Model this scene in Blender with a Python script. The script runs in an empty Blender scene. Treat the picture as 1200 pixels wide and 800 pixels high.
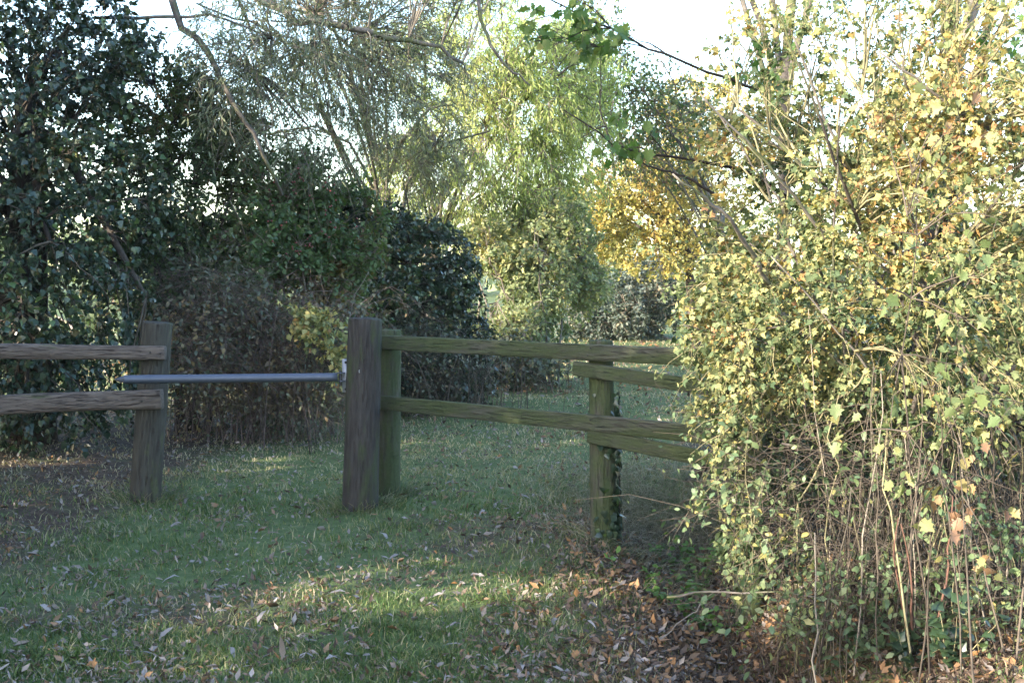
import bpy, math, random
import numpy as np
from mathutils import Vector, Matrix
rng = np.random.default_rng(11)
random.seed(11)
scene = bpy.context.scene
COL = scene.collection

# ------------------------------------------------------------------ camera
FPX = 1513.0                       # focal length in photo pixels (photo is 1200 x 800)
CAMZ = 1.5
PITCH = math.atan((400 - 316) / FPX)
cam_d = bpy.data.cameras.new("camera")
cam_d.sensor_width = 36.0
cam_d.lens = 36.0 * FPX / 1200.0
cam_d.clip_start = 0.05
cam_d.clip_end = 2000.0
cam = bpy.data.objects.new("camera", cam_d)
COL.objects.link(cam)
cam.location = (0, 0, CAMZ)
cam.rotation_euler = (math.pi / 2 - PITCH, 0, 0)
scene.camera = cam

# ------------------------------------------------------------------ light
SUN_H = np.array([0.78, 0.626])    # the light travels right and away from the camera
SUN_EL = math.radians(20.0)
sd = Vector((SUN_H[0] * math.cos(SUN_EL), SUN_H[1] * math.cos(SUN_EL), -math.sin(SUN_EL)))
sun_d = bpy.data.lights.new("sun", 'SUN')
sun_d.energy = 2.7
sun_d.angle = math.radians(0.5)
sun_d.color = (1.0, 0.90, 0.74)
sun = bpy.data.objects.new("sun", sun_d)
COL.objects.link(sun)
sun.rotation_euler = sd.to_track_quat('-Z', 'Y').to_euler()
sun.location = (-20, -16, 12)
world = bpy.data.worlds.new("World")
scene.world = world
world.use_nodes = True
wn, wl = world.node_tree.nodes, world.node_tree.links
bg = wn["Background"]
sky_t = wn.new("ShaderNodeTexSky")
sky_t.sky_type = 'NISHITA'
sky_t.sun_disc = False
sky_t.sun_elevation = SUN_EL
sky_t.sun_rotation = math.atan2(-SUN_H[0], -SUN_H[1]) % (2 * math.pi)
sky_t.air_density = 1.0
sky_t.dust_density = 1.5
sky_t.ozone_density = 1.0
hs = wn.new("ShaderNodeHueSaturation")
hs.inputs["Saturation"].default_value = 1.1
wl.new(sky_t.outputs[0], hs.inputs["Color"])
wl.new(hs.outputs[0], bg.inputs["Color"])
bg.inputs["Strength"].default_value = 0.15
scene.view_settings.view_transform = 'Standard'
scene.view_settings.look = 'None'
scene.view_settings.exposure = 2.8
scene.view_settings.gamma = 1.0
scene.render.engine = 'CYCLES'
scene.cycles.max_bounces = 6
scene.cycles.diffuse_bounces = 3
scene.cycles.glossy_bounces = 2
scene.cycles.transmission_bounces = 3

# ------------------------------------------------------------------ maths helpers
def P(px, py, Y):
    """the place at depth Y that the photo shows at pixel px, py"""
    u, v = (px - 600) / FPX, (400 - py) / FPX
    c, s = math.cos(PITCH), math.sin(PITCH)
    d = np.array([u, c + v * s, -s + v * c])
    return np.array([0, 0, CAMZ]) + d * (Y / d[1])

def project(p):
    p = np.asarray(p, float)
    q = p - np.array([0, 0, CAMZ])
    c, s = math.cos(PITCH), math.sin(PITCH)
    z = q[..., 1] * c - q[..., 2] * s
    yv = q[..., 1] * s + q[..., 2] * c
    z = np.where(np.abs(z) < 1e-3, 1e-3, z)
    return 600 + FPX * q[..., 0] / z, 400 - FPX * yv / z, z

_LAT = rng.random((32, 32, 32))
def vnoise(p):
    p = np.atleast_2d(np.asarray(p, float))
    i = np.floor(p).astype(int); f = p - i
    f = f * f * (3 - 2 * f)
    def L(a, b, c): return _LAT[(i[:, 0] + a) & 31, (i[:, 1] + b) & 31, (i[:, 2] + c) & 31]
    x, y, z = f[:, 0], f[:, 1], f[:, 2]
    c0 = (L(0,0,0)*(1-x)+L(1,0,0)*x)*(1-y)+(L(0,1,0)*(1-x)+L(1,1,0)*x)*y
    c1 = (L(0,0,1)*(1-x)+L(1,0,1)*x)*(1-y)+(L(0,1,1)*(1-x)+L(1,1,1)*x)*y
    return c0 * (1 - z) + c1 * z
def noise2(x, y, f, o=0.0):
    x = np.asarray(x, float); y = np.asarray(y, float)
    p = np.stack([x.ravel() * f + o, y.ravel() * f - o, np.full(x.size, o * 1.7)], 1)
    return (0.65 * vnoise(p) + 0.35 * vnoise(p * 2.3 + 7)).reshape(x.shape)
def sstep(a, b, x):
    t = np.clip((x - a) / (b - a), 0, 1)
    return t * t * (3 - 2 * t)
def unit(v):
    return v / np.maximum(np.linalg.norm(v, axis=-1, keepdims=True), 1e-9)

def ground(x, y):
    """height of the ground: a nearly flat path with a ditch along the right hedge"""
    x = np.asarray(x, float); y = np.asarray(y, float)
    xd = 1.12 + 0.08 * np.sin(y * 0.7)
    d = -0.38 * np.exp(-((x - xd) / 0.38) ** 2) * (1 - sstep(7.4, 9.4, y)) * sstep(-2, 2, y + 2)
    bank = 0.10 * sstep(1.5, 2.6, x) * (1 - sstep(12, 16, y))
    r = np.hypot(x, y - 8)
    und = (noise2(x, y, 0.9, 3.3) - 0.5) * 0.07 + (noise2(x, y, 3.1, 9.1) - 0.5) * 0.035
    left = 0.10 * sstep(2.3, 4.5, -x)
    return d + bank + left + und * (1 - sstep(25, 60, r))
def G(px, py):
    z = 0.0
    for _ in range(12):
        v = P(px, py, 1.0) - np.array([0, 0, CAMZ])
        t = (z - CAMZ) / v[2]
        p = np.array([0, 0, CAMZ]) + v * t
        z = 0.5 * z + 0.5 * float(ground(p[0], p[1]))
    return p

# ------------------------------------------------------------------ mesh helpers
def tag(o, label=None, cat=None, group=None, kind=None):
    if label: o['label'] = label
    if cat: o['category'] = cat
    if group: o['group'] = group
    if kind: o['kind'] = kind
    return o
def empty(name, loc, label, cat, group=None):
    o = bpy.data.objects.new(name, None)
    o.empty_display_size = 0.2
    o.location = [float(c) for c in loc]
    COL.objects.link(o)
    return tag(o, label, cat, group)
def make_mesh(name, V, faces, mat, rnd=None, smooth=False):
    V = np.asarray(V, np.float32)
    faces = [np.asarray(f, np.int32) for f in faces if len(f)]
    me = bpy.data.meshes.new(name)
    me.vertices.add(len(V)); me.vertices.foreach_set("co", V.ravel())
    nl = sum(f.size for f in faces); npoly = sum(len(f) for f in faces)
    me.loops.add(nl); me.polygons.add(npoly)
    me.loops.foreach_set("vertex_index", np.concatenate([f.ravel() for f in faces]))
    tot = np.concatenate([np.full(len(f), f.shape[1], np.int32) for f in faces])
    me.polygons.foreach_set("loop_start", np.concatenate([[0], np.cumsum(tot)[:-1]]).astype(np.int32))
    if smooth: me.polygons.foreach_set("use_smooth", np.ones(npoly, bool))
    if rnd is not None:
        a = me.attributes.new("rnd", 'FLOAT', 'POINT')
        a.data.foreach_set("value", np.asarray(rnd, np.float32))
    me.update(calc_edges=True)
    if mat: me.materials.append(mat)
    return me
def link(name, me, parent=None, kind=None, loc=None):
    o = bpy.data.objects.new(name, me)
    COL.objects.link(o)
    if parent: o.parent = parent
    if loc is not None: o.location = [float(c) for c in loc]
    if kind: o['kind'] = kind
    return o
def add(name, geo, mat, parent=None, kind=None, smooth=False):
    V, F, R = geo
    V = np.asarray(V, float)
    if parent is not None: V = V - np.array(parent.location)
    return link(name, make_mesh(name, V, F, mat, R, smooth), parent, kind)
def join(*geos):
    Vs, Fs, Rs, o = [], [], [], 0
    for V, F, R in geos:
        Vs.append(V); Fs += [np.asarray(f) + o for f in F if len(f)]; Rs.append(R if R is not None else np.full(len(V), .5)); o += len(V)
    return np.concatenate(Vs), Fs, np.concatenate(Rs)

def tubes(pl, r0, r1, sides=4, rnd=None):
    """pl: N polylines of K points; radius runs from r0 to r1"""
    pl = np.asarray(pl, float)
    N, K, _ = pl.shape
    tan = unit(np.gradient(pl, axis=1))
    up = np.where(np.abs(tan[..., 2:3]) > 0.9, np.array([1., 0, 0]), np.array([0, 0, 1.]))
    a = unit(np.cross(tan, up)); b = np.cross(tan, a)
    t = np.linspace(0, 1, K)[None, :]
    r0 = np.broadcast_to(np.asarray(r0, float).reshape(-1, 1), (N, 1)); r1 = np.broadcast_to(np.asarray(r1, float).reshape(-1, 1), (N, 1))
    R = r0 * (1 - t) + r1 * t
    ang = np.arange(sides) * 2 * math.pi / sides
    V = pl[:, :, None, :] + R[:, :, None, None] * (a[:, :, None, :] * np.cos(ang)[None, None, :, None] + b[:, :, None, :] * np.sin(ang)[None, None, :, None])
    idx = np.arange(N * K * sides).reshape(N, K, sides)
    nx = np.roll(idx, -1, axis=2)
    F = np.stack([idx[:, :-1], nx[:, :-1], nx[:, 1:], idx[:, 1:]], -1).reshape(-1, 4)
    caps = []
    if sides == 4: caps = [idx[:, -1, :].reshape(-1, 4)]
    elif sides == 3: caps = [idx[:, -1, :].reshape(-1, 3)]
    else: caps = [idx[:, -1, :].reshape(-1, sides)]
    rr = rng.random(N) if rnd is None else np.asarray(rnd)
    return V.reshape(-1, 3), [F] + caps, np.repeat(rr, K * sides)

def leaf_template(kind):
    """x along the leaf, y across, z out of its face"""
    if kind == 'maple':
        out = [(0, .02), (.06, .30), (.28, .26), (.36, .52), (.52, .30), (.66, .34), (.70, .17), (1, 0)]
        pts = [(x, y) for x, y in out] + [(x, -y) for x, y in out[-2:0:-1]] + [(0, -.02)]
        V = [(.34, 0, -.05)] + [(x, y, .10 * abs(y) * 2 - .12 * x * x) for x, y in pts]
        n = len(pts)
        F = [(0, i + 1, (i + 1) % n + 1) for i in range(n - 1)]
    elif kind == 'ivy':
        pts = [(0, .0), (-.06, .28), (.22, .50), (.5, .30), (1, 0), (.5, -.30), (.22, -.50), (-.06, -.28)]
        V = [(.3, 0, .05)] + [(x, y, -.10 * abs(y) * 2 - .1 * x * x) for x, y in pts]
        n = len(pts)
        F = [(0, i + 1, (i + 1) % n + 1) for i in range(n)]
    elif kind == 'oval':
        V = [(0, 0, 0), (.35, .27, .06), (.75, .19, .03), (1, 0, -.08), (.75, -.19, .03), (.35, -.27, .06)]
        F = [(0, 1, 5), (1, 2, 4), (1, 4, 5), (2, 3, 4)]
    elif kind == 'willow':
        V = [(0, 0, 0), (.3, .085, .03), (.3, -.085, .03), (.72, .06, -.05), (.72, -.06, -.05), (1, 0, -.16)]
        F = [(0, 2, 1), (1, 2, 4), (1, 4, 3), (3, 4, 5)]
    elif kind == 'curl':
        V = [(0, 0, 0), (.3, .2, .14), (.3, -.2, .10), (.3, 0, 0), (.75, .15, .16), (.75, -.15, .12), (.75, 0, .03), (1, 0, .16)]
        F = [(0, 3, 1), (0, 2, 3), (1, 3, 6), (1, 6, 4), (3, 2, 5), (3, 5, 6), (4, 6, 7), (6, 5, 7)]
    elif kind == 'heart':
        V = [(0, 0, 0), (.08, .42, -.03), (.52, .3, -.05), (1, 0, -.14), (.52, -.3, -.05), (.08, -.42, -.03)]
        F = [(0, 5, 4), (0, 4, 3), (0, 3, 2), (0, 2, 1)]
    elif kind == 'lobed':
        V = [(.12, 0, .05), (0, .30, -.03), (.42, .48, -.06), (.52, .20, .04), (1, .04, -.12), (.56, -.20, .03), (.40, -.50, -.05), (.02, -.28, -.04)]
        F = [(0, i + 1, i) for i in range(1, 7)]
    elif kind == 'sliver':
        V = [(0, 0, 0), (.4, .09, .03), (1, 0, -.16), (.4, -.09, .03)]
        F = [(0, 3, 1), (1, 3, 2)]
    elif kind == 'chip':
        V = [(0, 0, .02), (.35, .24, .12), (1, .05, .06), (.45, -.2, .02), (.5, 0, -.04)]
        F = [(0, 4, 1), (1, 4, 2), (2, 4, 3), (3, 4, 0)]
    else:  # small far leaf
        V = [(0, 0, 0), (.45, .3, .06), (1, 0, -.05), (.45, -.3, .06)]
        F = [(0, 3, 1), (1, 3, 2)]
    V = np.array(V, float)
    V[:, 0] -= 0.0
    return V, np.array(F, int)
LT = {k: leaf_template(k) for k in ('maple', 'ivy', 'oval', 'willow', 'curl', 'heart', 'lobed', 'sliver', 'chip', 'small')}
def leaf_frames(d, n):
    x = unit(d); y = unit(np.cross(n, x)); z = np.cross(x, y)
    return x, y, z
def leaves(kind, pos, d, n, size, rnd):
    T, F = LT[kind]
    x, y, z = leaf_frames(d, n)
    V = pos[:, None, :] + size[:, None, None] * (T[None, :, 0:1] * x[:, None, :] + T[None, :, 1:2] * y[:, None, :] + T[None, :, 2:3] * z[:, None, :])
    Fa = (np.arange(len(pos))[:, None, None] * len(T) + F[None]).reshape(-1, 3)
    return V.reshape(-1, 3), [Fa], np.repeat(rnd, len(T))

# ------------------------------------------------------------------ materials
def new_mat(name):
    m = bpy.data.materials.new(name); m.use_nodes = True
    nt = m.node_tree
    return m, nt.nodes, nt.links, nt.nodes["Principled BSDF"], nt.nodes["Material Output"]
def ramp(N, stops, interp='LINEAR'):
    r = N.new("ShaderNodeValToRGB"); cr = r.color_ramp; cr.interpolation = interp
    while len(cr.elements) < len(stops): cr.elements.new(0.5)
    for e, (p, c) in zip(cr.elements, stops): e.position = p; e.color = (*c, 1)
    return r
def mixc(N, L, fac, a, b, mode='MIX'):
    m = N.new("ShaderNodeMix"); m.data_type = 'RGBA'; m.blend_type = mode
    for s, v in ((m.inputs[0], fac), (m.inputs[6], a), (m.inputs[7], b)):
        if isinstance(v, (int, float)): s.default_value = v
        elif isinstance(v, tuple): s.default_value = (*v, 1)
        else: L.new(v, s)
    return m.outputs[2]
def noise_n(N, L, vec, scale, detail=4, rough=.6):
    n = N.new("ShaderNodeTexNoise"); n.inputs["Scale"].default_value = scale
    n.inputs["Detail"].default_value = detail; n.inputs["Roughness"].default_value = rough
    if vec is not None: L.new(vec, n.inputs["Vector"])
    return n
def leaf_mat(name, stops, rough=.5, spec=.4, trans=.35, tcol=None, mottle=40):
    m, N, L, B, O = new_mat(name)
    at = N.new("ShaderNodeAttribute"); at.attribute_name = "rnd"
    r = ramp(N, stops); L.new(at.outputs["Fac"], r.inputs[0])
    tc = N.new("ShaderNodeTexCoord")
    n = noise_n(N, L, tc.outputs["Object"], mottle, 3)
    dk = ramp(N, [(.3, (.72, .70, .66)), (.65, (1.12, 1.1, 1.05))]); L.new(n.outputs["Fac"], dk.inputs[0])
    c = mixc(N, L, 1.0, r.outputs[0], dk.outputs[0], 'MULTIPLY')
    L.new(c, B.inputs["Base Color"])
    B.inputs["Roughness"].default_value = rough
    B.inputs["Specular IOR Level"].default_value = spec
    if trans > 0:
        t = N.new("ShaderNodeBsdfTranslucent")
        c2 = mixc(N, L, 1.0, c, tcol or (1.15, 1.2, .55), 'MULTIPLY'); L.new(c2, t.inputs["Color"])
        mx = N.new("ShaderNodeMixShader"); mx.inputs[0].default_value = trans
        L.new(B.outputs[0], mx.inputs[1]); L.new(t.outputs[0], mx.inputs[2]); L.new(mx.outputs[0], O.inputs["Surface"])
    return m
def bark_mat(name, dark, light, moss=None, scale=22):
    m, N, L, B, O = new_mat(name)
    tc = N.new("ShaderNodeTexCoord")
    at = N.new("ShaderNodeAttribute"); at.attribute_name = "rnd"
    n = noise_n(N, L, tc.outputs["Object"], scale, 5)
    ad = N.new("ShaderNodeMath"); ad.operation = 'MULTIPLY_ADD'
    L.new(at.outputs["Fac"], ad.inputs[0]); ad.inputs[1].default_value = .5; L.new(n.outputs["Fac"], ad.inputs[2])
    sb = N.new("ShaderNodeMath"); sb.operation = 'SUBTRACT'; L.new(ad.outputs[0], sb.inputs[0]); sb.inputs[1].default_value = .25
    r = ramp(N, [(.25, dark), (.75, light)]); L.new(sb.outputs[0], r.inputs[0])
    c = r.outputs[0]
    if moss:
        n2 = noise_n(N, L, tc.outputs["Object"], 5, 4)
        r2 = ramp(N, [(.5, (0, 0, 0)), (.62, (1, 1, 1))]); L.new(n2.outputs["Fac"], r2.inputs[0])
        c = mixc(N, L, r2.outputs[0], c, moss)
    L.new(c, B.inputs["Base Color"]); B.inputs["Roughness"].default_value = .85
    B.inputs["Specular IOR Level"].default_value = .2
    bp = N.new("ShaderNodeBump"); bp.inputs["Strength"].default_value = .5; bp.inputs["Distance"].default_value = .01
    L.new(n.outputs["Fac"], bp.inputs["Height"]); L.new(bp.outputs[0], B.inputs["Normal"])
    return m
def wood_mat(name, dark, light, moss, moss_lo, moss_hi, axis=0, streak=(.06, .045, .04)):
    """weathered timber: grain along the local axis, green algae in patches"""
    m, N, L, B, O = new_mat(name)
    tc = N.new("ShaderNodeTexCoord")
    mp = N.new("ShaderNodeMapping"); L.new(tc.outputs["Object"], mp.inputs[0])
    s = [60.0] * 3; s[axis] = 8.0; mp.inputs["Scale"].default_value = s
    n = noise_n(N, L, mp.outputs[0], 1.0, 6, .65)
    r = ramp(N, [(.27, dark), (.74, light)]); L.new(n.outputs["Fac"], r.inputs[0])
    mp2 = N.new("ShaderNodeMapping"); L.new(tc.outputs["Object"], mp2.inputs[0])
    s2 = [130.0] * 3; s2[axis] = 9.0; mp2.inputs["Scale"].default_value = s2
    n2 = noise_n(N, L, mp2.outputs[0], 1.0, 3)
    r2 = ramp(N, [(.56, (0, 0, 0)), (.66, (1, 1, 1))]); L.new(n2.outputs["Fac"], r2.inputs[0])
    c = mixc(N, L, r2.outputs[0], r.outputs[0], streak)
    mp3 = N.new("ShaderNodeMapping"); L.new(tc.outputs["Object"], mp3.inputs[0])
    s3 = [9.0] * 3; s3[axis] = 2.2; mp3.inputs["Scale"].default_value = s3
    n3 = noise_n(N, L, mp3.outputs[0], 1.0, 5, .7)
    r3 = ramp(N, [(moss_lo, (0, 0, 0)), (moss_hi, (1, 1, 1))]); L.new(n3.outputs["Fac"], r3.inputs[0])
    n4 = noise_n(N, L, tc.outputs["Object"], 60, 3)
    mc = mixc(N, L, n4.outputs["Fac"], tuple(.55 * q for q in moss), tuple(1.35 * q for q in moss))
    c = mixc(N, L, r3.outputs[0], c, mc)
    L.new(c, B.inputs["Base Color"]); B.inputs["Roughness"].default_value = .8
    B.inputs["Specular IOR Level"].default_value = .25
    bp = N.new("ShaderNodeBump"); bp.inputs["Strength"].default_value = .9; bp.inputs["Distance"].default_value = .012
    sm = N.new("ShaderNodeMath"); sm.operation = 'SUBTRACT'; L.new(n.outputs["Fac"], sm.inputs[0]); L.new(r2.outputs[0], sm.inputs[1])
    L.new(sm.outputs[0], bp.inputs["Height"]); L.new(bp.outputs[0], B.inputs["Normal"])
    return m
def plain_mat(name, col, rough=.6, metal=0.0, var=.25, scale=30):
    m, N, L, B, O = new_mat(name)
    tc = N.new("ShaderNodeTexCoord"); n = noise_n(N, L, tc.outputs["Object"], scale, 4)
    c = mixc(N, L, n.outputs["Fac"], tuple(q * (1 - var) for q in col), tuple(q * (1 + var) for q in col))
    L.new(c, B.inputs["Base Color"]); B.inputs["Roughness"].default_value = rough; B.inputs["Metallic"].default_value = metal
    return m

M = {}
M['ivy'] = leaf_mat('ivy leaf', [(0, (.012, .026, .016)), (.45, (.023, .045, .026)), (.8, (.042, .075, .034)), (.95, (.085, .14, .04)), (1, (.14, .10, .05))], .36, .6, .12)
M['hawthorn'] = leaf_mat('hawthorn leaf', [(0, (.035, .06, .032)), (.5, (.065, .10, .045)), (.85, (.10, .13, .045)), (1, (.16, .10, .05))], .5, .4, .3)
M['rose'] = leaf_mat('rose leaf', [(0, (.045, .085, .035)), (.45, (.08, .135, .05)), (.72, (.10, .14, .05)), (.86, (.13, .07, .05)), (1, (.22, .18, .06))], .45, .4, .3)
M['bramble'] = leaf_mat('bramble leaf', [(0, (.035, .055, .035)), (.4, (.07, .09, .06)), (.7, (.13, .14, .10)), (.88, (.16, .11, .07)), (1, (.28, .22, .12))], .5, .4, .25)
M['willow'] = leaf_mat('willow leaf', [(0, (.10, .12, .08)), (.45, (.17, .195, .125)), (.8, (.26, .28, .18)), (1, (.38, .37, .21))], .5, .35, .3)
M['willow_sun'] = leaf_mat('yellowing willow leaf', [(0, (.20, .26, .10)), (.45, (.34, .42, .16)), (.8, (.46, .50, .22)), (1, (.54, .52, .26))], .5, .35, .5)
M['yellow'] = leaf_mat('yellow maple leaf', [(0, (.20, .22, .09)), (.4, (.38, .34, .12)), (.75, (.52, .41, .14)), (1, (.52, .34, .13))], .55, .3, .4)
M['field'] = leaf_mat('field maple leaf', [(0, (.055, .09, .045)), (.22, (.11, .15, .075)), (.44, (.21, .24, .115)), (.66, (.36, .335, .145)), (.84, (.44, .36, .145)), (.93, (.48, .30, .12)), (1, (.34, .18, .10))], .6, .22, .3)
M['hazel'] = leaf_mat('green sycamore leaf', [(0, (.05, .11, .03)), (.5, (.09, .17, .045)), (.85, (.17, .22, .07)), (1, (.4, .32, .08))], .5, .35, .45)
M['olive'] = leaf_mat('olive shrub leaf', [(0, (.10, .14, .075)), (.45, (.20, .25, .13)), (.8, (.33, .345, .165)), (1, (.45, .39, .18))], .55, .3, .35)
M['dogwood'] = leaf_mat('honeysuckle leaf', [(0, (.06, .11, .06)), (.5, (.12, .18, .09)), (.9, (.22, .26, .13)), (1, (.4, .34, .12))], .5, .4, .3)
M['nettle'] = leaf_mat('nettle leaf', [(0, (.06, .13, .03)), (1, (.14, .25, .06))], .55, .3, .35)
M['litter'] = leaf_mat('fallen leaf', [(0, (.045, .032, .026)), (.25, (.11, .075, .055)), (.45, (.20, .125, .075)), (.58, (.30, .16, .07)), (.66, (.17, .14, .12)), (.85, (.225, .20, .195)), (1, (.33, .30, .30))], .6, .3, .1, (1, .8, .5))
M['grass'] = leaf_mat('grass blade', [(0, (.05, .075, .028)), (.40, (.082, .145, .045)), (.60, (.17, .20, .08)), (.78, (.28, .25, .14)), (1, (.36, .32, .23))], .5, .3, .3, mottle=6)
M['straw'] = leaf_mat('dry grass', [(0, (.12, .14, .08)), (.6, (.26, .25, .18)), (1, (.40, .38, .30))], .6, .3, .2, (1, .9, .6))
M['bark_grey'] = bark_mat('grey bark', (.05, .042, .038), (.17, .15, .13), (.09, .10, .045))
M['bark_dark'] = bark_mat('dark bark', (.025, .02, .018), (.085, .07, .06))
M['twig_pale'] = bark_mat('pale twig', (.075, .064, .052), (.26, .22, .175))
M['twig_olive'] = bark_mat('olive twig', (.10, .09, .05), (.26, .23, .13))
M['twig_brown'] = bark_mat('brown stem', (.036, .030, .024), (.125, .10, .078))
M['twig_plum'] = bark_mat('plum brown bramble stem', (.07, .05, .045), (.22, .16, .14))
M['stem_red'] = bark_mat('red brown stem', (.06, .032, .026), (.14, .075, .055))
M['post_brown'] = wood_mat('brown weathered post', (.032, .029, .024), (.088, .080, .064), (.10, .115, .045), .56, .70, 2)
M['post_gate'] = wood_mat('old purple brown post', (.022, .019, .018), (.074, .066, .060), (.055, .072, .03), .50, .66, 2)
M['post_green'] = wood_mat('mossy post', (.052, .047, .04), (.115, .105, .085), (.062, .080, .034), .36, .52, 2)
M['rail_green'] = wood_mat('mossy rail', (.045, .044, .035), (.11, .105, .082), (.062, .078, .034), .36, .58, 0)
M['rail_brown'] = wood_mat('split oak rail', (.075, .058, .049), (.20, .16, .135), (.08, .10, .04), .62, .74, 0, (.05, .035, .03))
M['metal'] = plain_mat('galvanised steel', (.085, .095, .125), .5, .35, .2, 18)
M['plate'] = plain_mat('zinc plate', (.30, .31, .35), .5, .4, .25, 25)
M['bolt'] = plain_mat('dark bolt', (.06, .055, .055), .5, .7)
M['white'] = plain_mat('bright staple', (.75, .75, .72), .4, .0)
M['berry'] = plain_mat('red haw', (.16, .03, .03), .4)

# ground material
def ground_mat():
    m, N, L, B, O = new_mat('leafy turf')
    tc = N.new("ShaderNodeTexCoord")
    at = N.new("ShaderNodeAttribute"); at.attribute_name = "rnd"      # share of bare, leafy soil
    n1 = noise_n(N, L, tc.outputs["Object"], 14, 6, .7)
    soil = ramp(N, [(.25, (.030, .022, .018)), (.5, (.070, .050, .038)), (.75, (.15, .11, .08))]); L.new(n1.outputs["Fac"], soil.inputs[0])
    n2 = noise_n(N, L, tc.outputs["Object"], 9, 6, .7)
    turf = ramp(N, [(.3, (.05, .075, .03)), (.55, (.095, .125, .05)), (.8, (.19, .175, .10))]); L.new(n2.outputs["Fac"], turf.inputs[0])
    n3 = noise_n(N, L, tc.outputs["Object"], 3.2, 5, .65)
    ad = N.new("ShaderNodeMath"); ad.operation = 'ADD'; L.new(at.outputs["Fac"], ad.inputs[0]); L.new(n3.outputs["Fac"], ad.inputs[1])
    r = ramp(N, [(.62, (0, 0, 0)), (.98, (1, 1, 1))]); L.new(ad.outputs[0], r.inputs[0])
    c = mixc(N, L, r.outputs[0], turf.outputs[0], soil.outputs[0])
    L.new(c, B.inputs["Base Color"]); B.inputs["Roughness"].default_value = .95; B.inputs["Specular IOR Level"].default_value = .1
    bp = N.new("ShaderNodeBump"); bp.inputs["Strength"].default_value = .7; bp.inputs["Distance"].default_value = .02
    L.new(n1.outputs["Fac"], bp.inputs["Height"]); L.new(bp.outputs[0], B.inputs["Normal"])
    return m
M['ground'] = ground_mat()

# ------------------------------------------------------------------ ground
def bare(x, y):
    """0 where turf is closed, 1 where leaf litter covers the soil"""
    x = np.asarray(x, float); y = np.asarray(y, float)
    b = 0.95 * np.exp(-((x - 0.85 - .02 * (y - 6)) / 0.62) ** 2) * (1 - sstep(7.6, 9.0, y))
    b = np.maximum(b, 0.85 * sstep(1.2, 1.7, x) * (1 - sstep(10, 13, y)))
    b = np.maximum(b, 0.62 * sstep(-1.9, -2.8, x) * sstep(5.6, 6.6, y) * (1 - sstep(12, 15, y)))
    b = np.maximum(b, 0.5 * np.exp(-((x + .1) / .7) ** 2 - ((y - 7.3) / .7) ** 2))
    b = np.maximum(b, 0.45 * np.exp(-((x + 1.6) / .9) ** 2 - ((y - 5.6) / .5) ** 2))
    return b
def grid_axis(a, b, fine_a, fine_b, step, far):
    l = list(np.arange(fine_a, fine_b, step)); s = step; v = fine_b
    while v < b: l.append(v); s = min(s * 1.35, far); v += s
    l.append(b); s = step; v = fine_a; pre = []
    while v > a: s = min(s * 1.35, far); v -= s; pre.append(max(v, a))
    return np.array(pre[::-1] + l)
gx = grid_axis(-600, 600, -5, 5, .11, 80); gy = grid_axis(-400, 1500, 3.5, 16, .11, 120)
XX, YY = np.meshgrid(gx, gy, indexing='ij')
ZZ = ground(XX, YY)
nx_, ny_ = XX.shape
idx = np.arange(nx_ * ny_).reshape(nx_, ny_)
GF = np.stack([idx[:-1, :-1], idx[1:, :-1], idx[1:, 1:], idx[:-1, 1:]], -1).reshape(-1, 4)
add('ground', (np.stack([XX, YY, ZZ], -1).reshape(-1, 3), [GF], np.clip(bare(XX, YY).ravel() * .75, 0, 1)), M['ground'], kind='structure', smooth=True)

# ------------------------------------------------------------------ plants
def E(px, py, Y, rx, ry, rd):
    return (P(px, py, Y), np.array([rx / FPX * Y, rd, ry / FPX * Y]))
def sample_env(ells, n, k=4.0, clump=0.0, freq=2.2, wexp=.75):
    w = np.array([e[1].prod() ** wexp for e in ells]); w /= w.sum()
    out = np.zeros((0, 3)); tries = 0
    while len(out) < n and tries < 30:
        m = int(n * 1.4) + 32
        ii = rng.choice(len(ells), m, p=w)
        d = unit(rng.normal(size=(m, 3))) * rng.random((m, 1)) ** (1 / k)
        c = np.array([e[0] for e in ells])[ii]; r = np.array([e[1] for e in ells])[ii]
        p = c + d * r * (0.82 + 0.42 * vnoise(c * .7 + d * 2.4)[:, None])
        ok = p[:, 2] > ground(p[:, 0], p[:, 1]) + .06
        if clump > 0: ok &= vnoise(p * freq + 3.7) > clump * (0.75 + .5 * rng.random(m))
        out = np.concatenate([out, p[ok]]); tries += 1
    return out[:n]
def wobble_path(a, b, K, wob, sag=0.0, rise=0.0):
    """polylines from a to b; rise lifts the middle, sag droops the far end"""
    t = np.linspace(0, 1, K)[None, :, None]
    a = a[:, None, :]; b = b[:, None, :]
    L = np.linalg.norm(b - a, axis=-1, keepdims=True)
    p = a * (1 - t) + b * t
    p = p + np.array([0, 0, 1.]) * (rise * L * np.sin(math.pi * t) )
    p = p - np.array([0, 0, 1.]) * (sag * L * t * t)
    nz = rng.normal(size=(p.shape[0], K, 3)); nz[:, 0] = 0
    nz = np.cumsum(nz, axis=1) / K ** .5
    return p + nz * wob * L * t
def nearest(points, q, chunk=600):
    best = np.zeros(len(q), int)
    pf = points.astype(np.float32); qf = q.astype(np.float32); pp = (pf ** 2).sum(1)
    for s in range(0, len(q), chunk):
        best[s:s + chunk] = np.argmin(pp[None] - 2 * qf[s:s + chunk] @ pf.T, axis=1)
    return best

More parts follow.
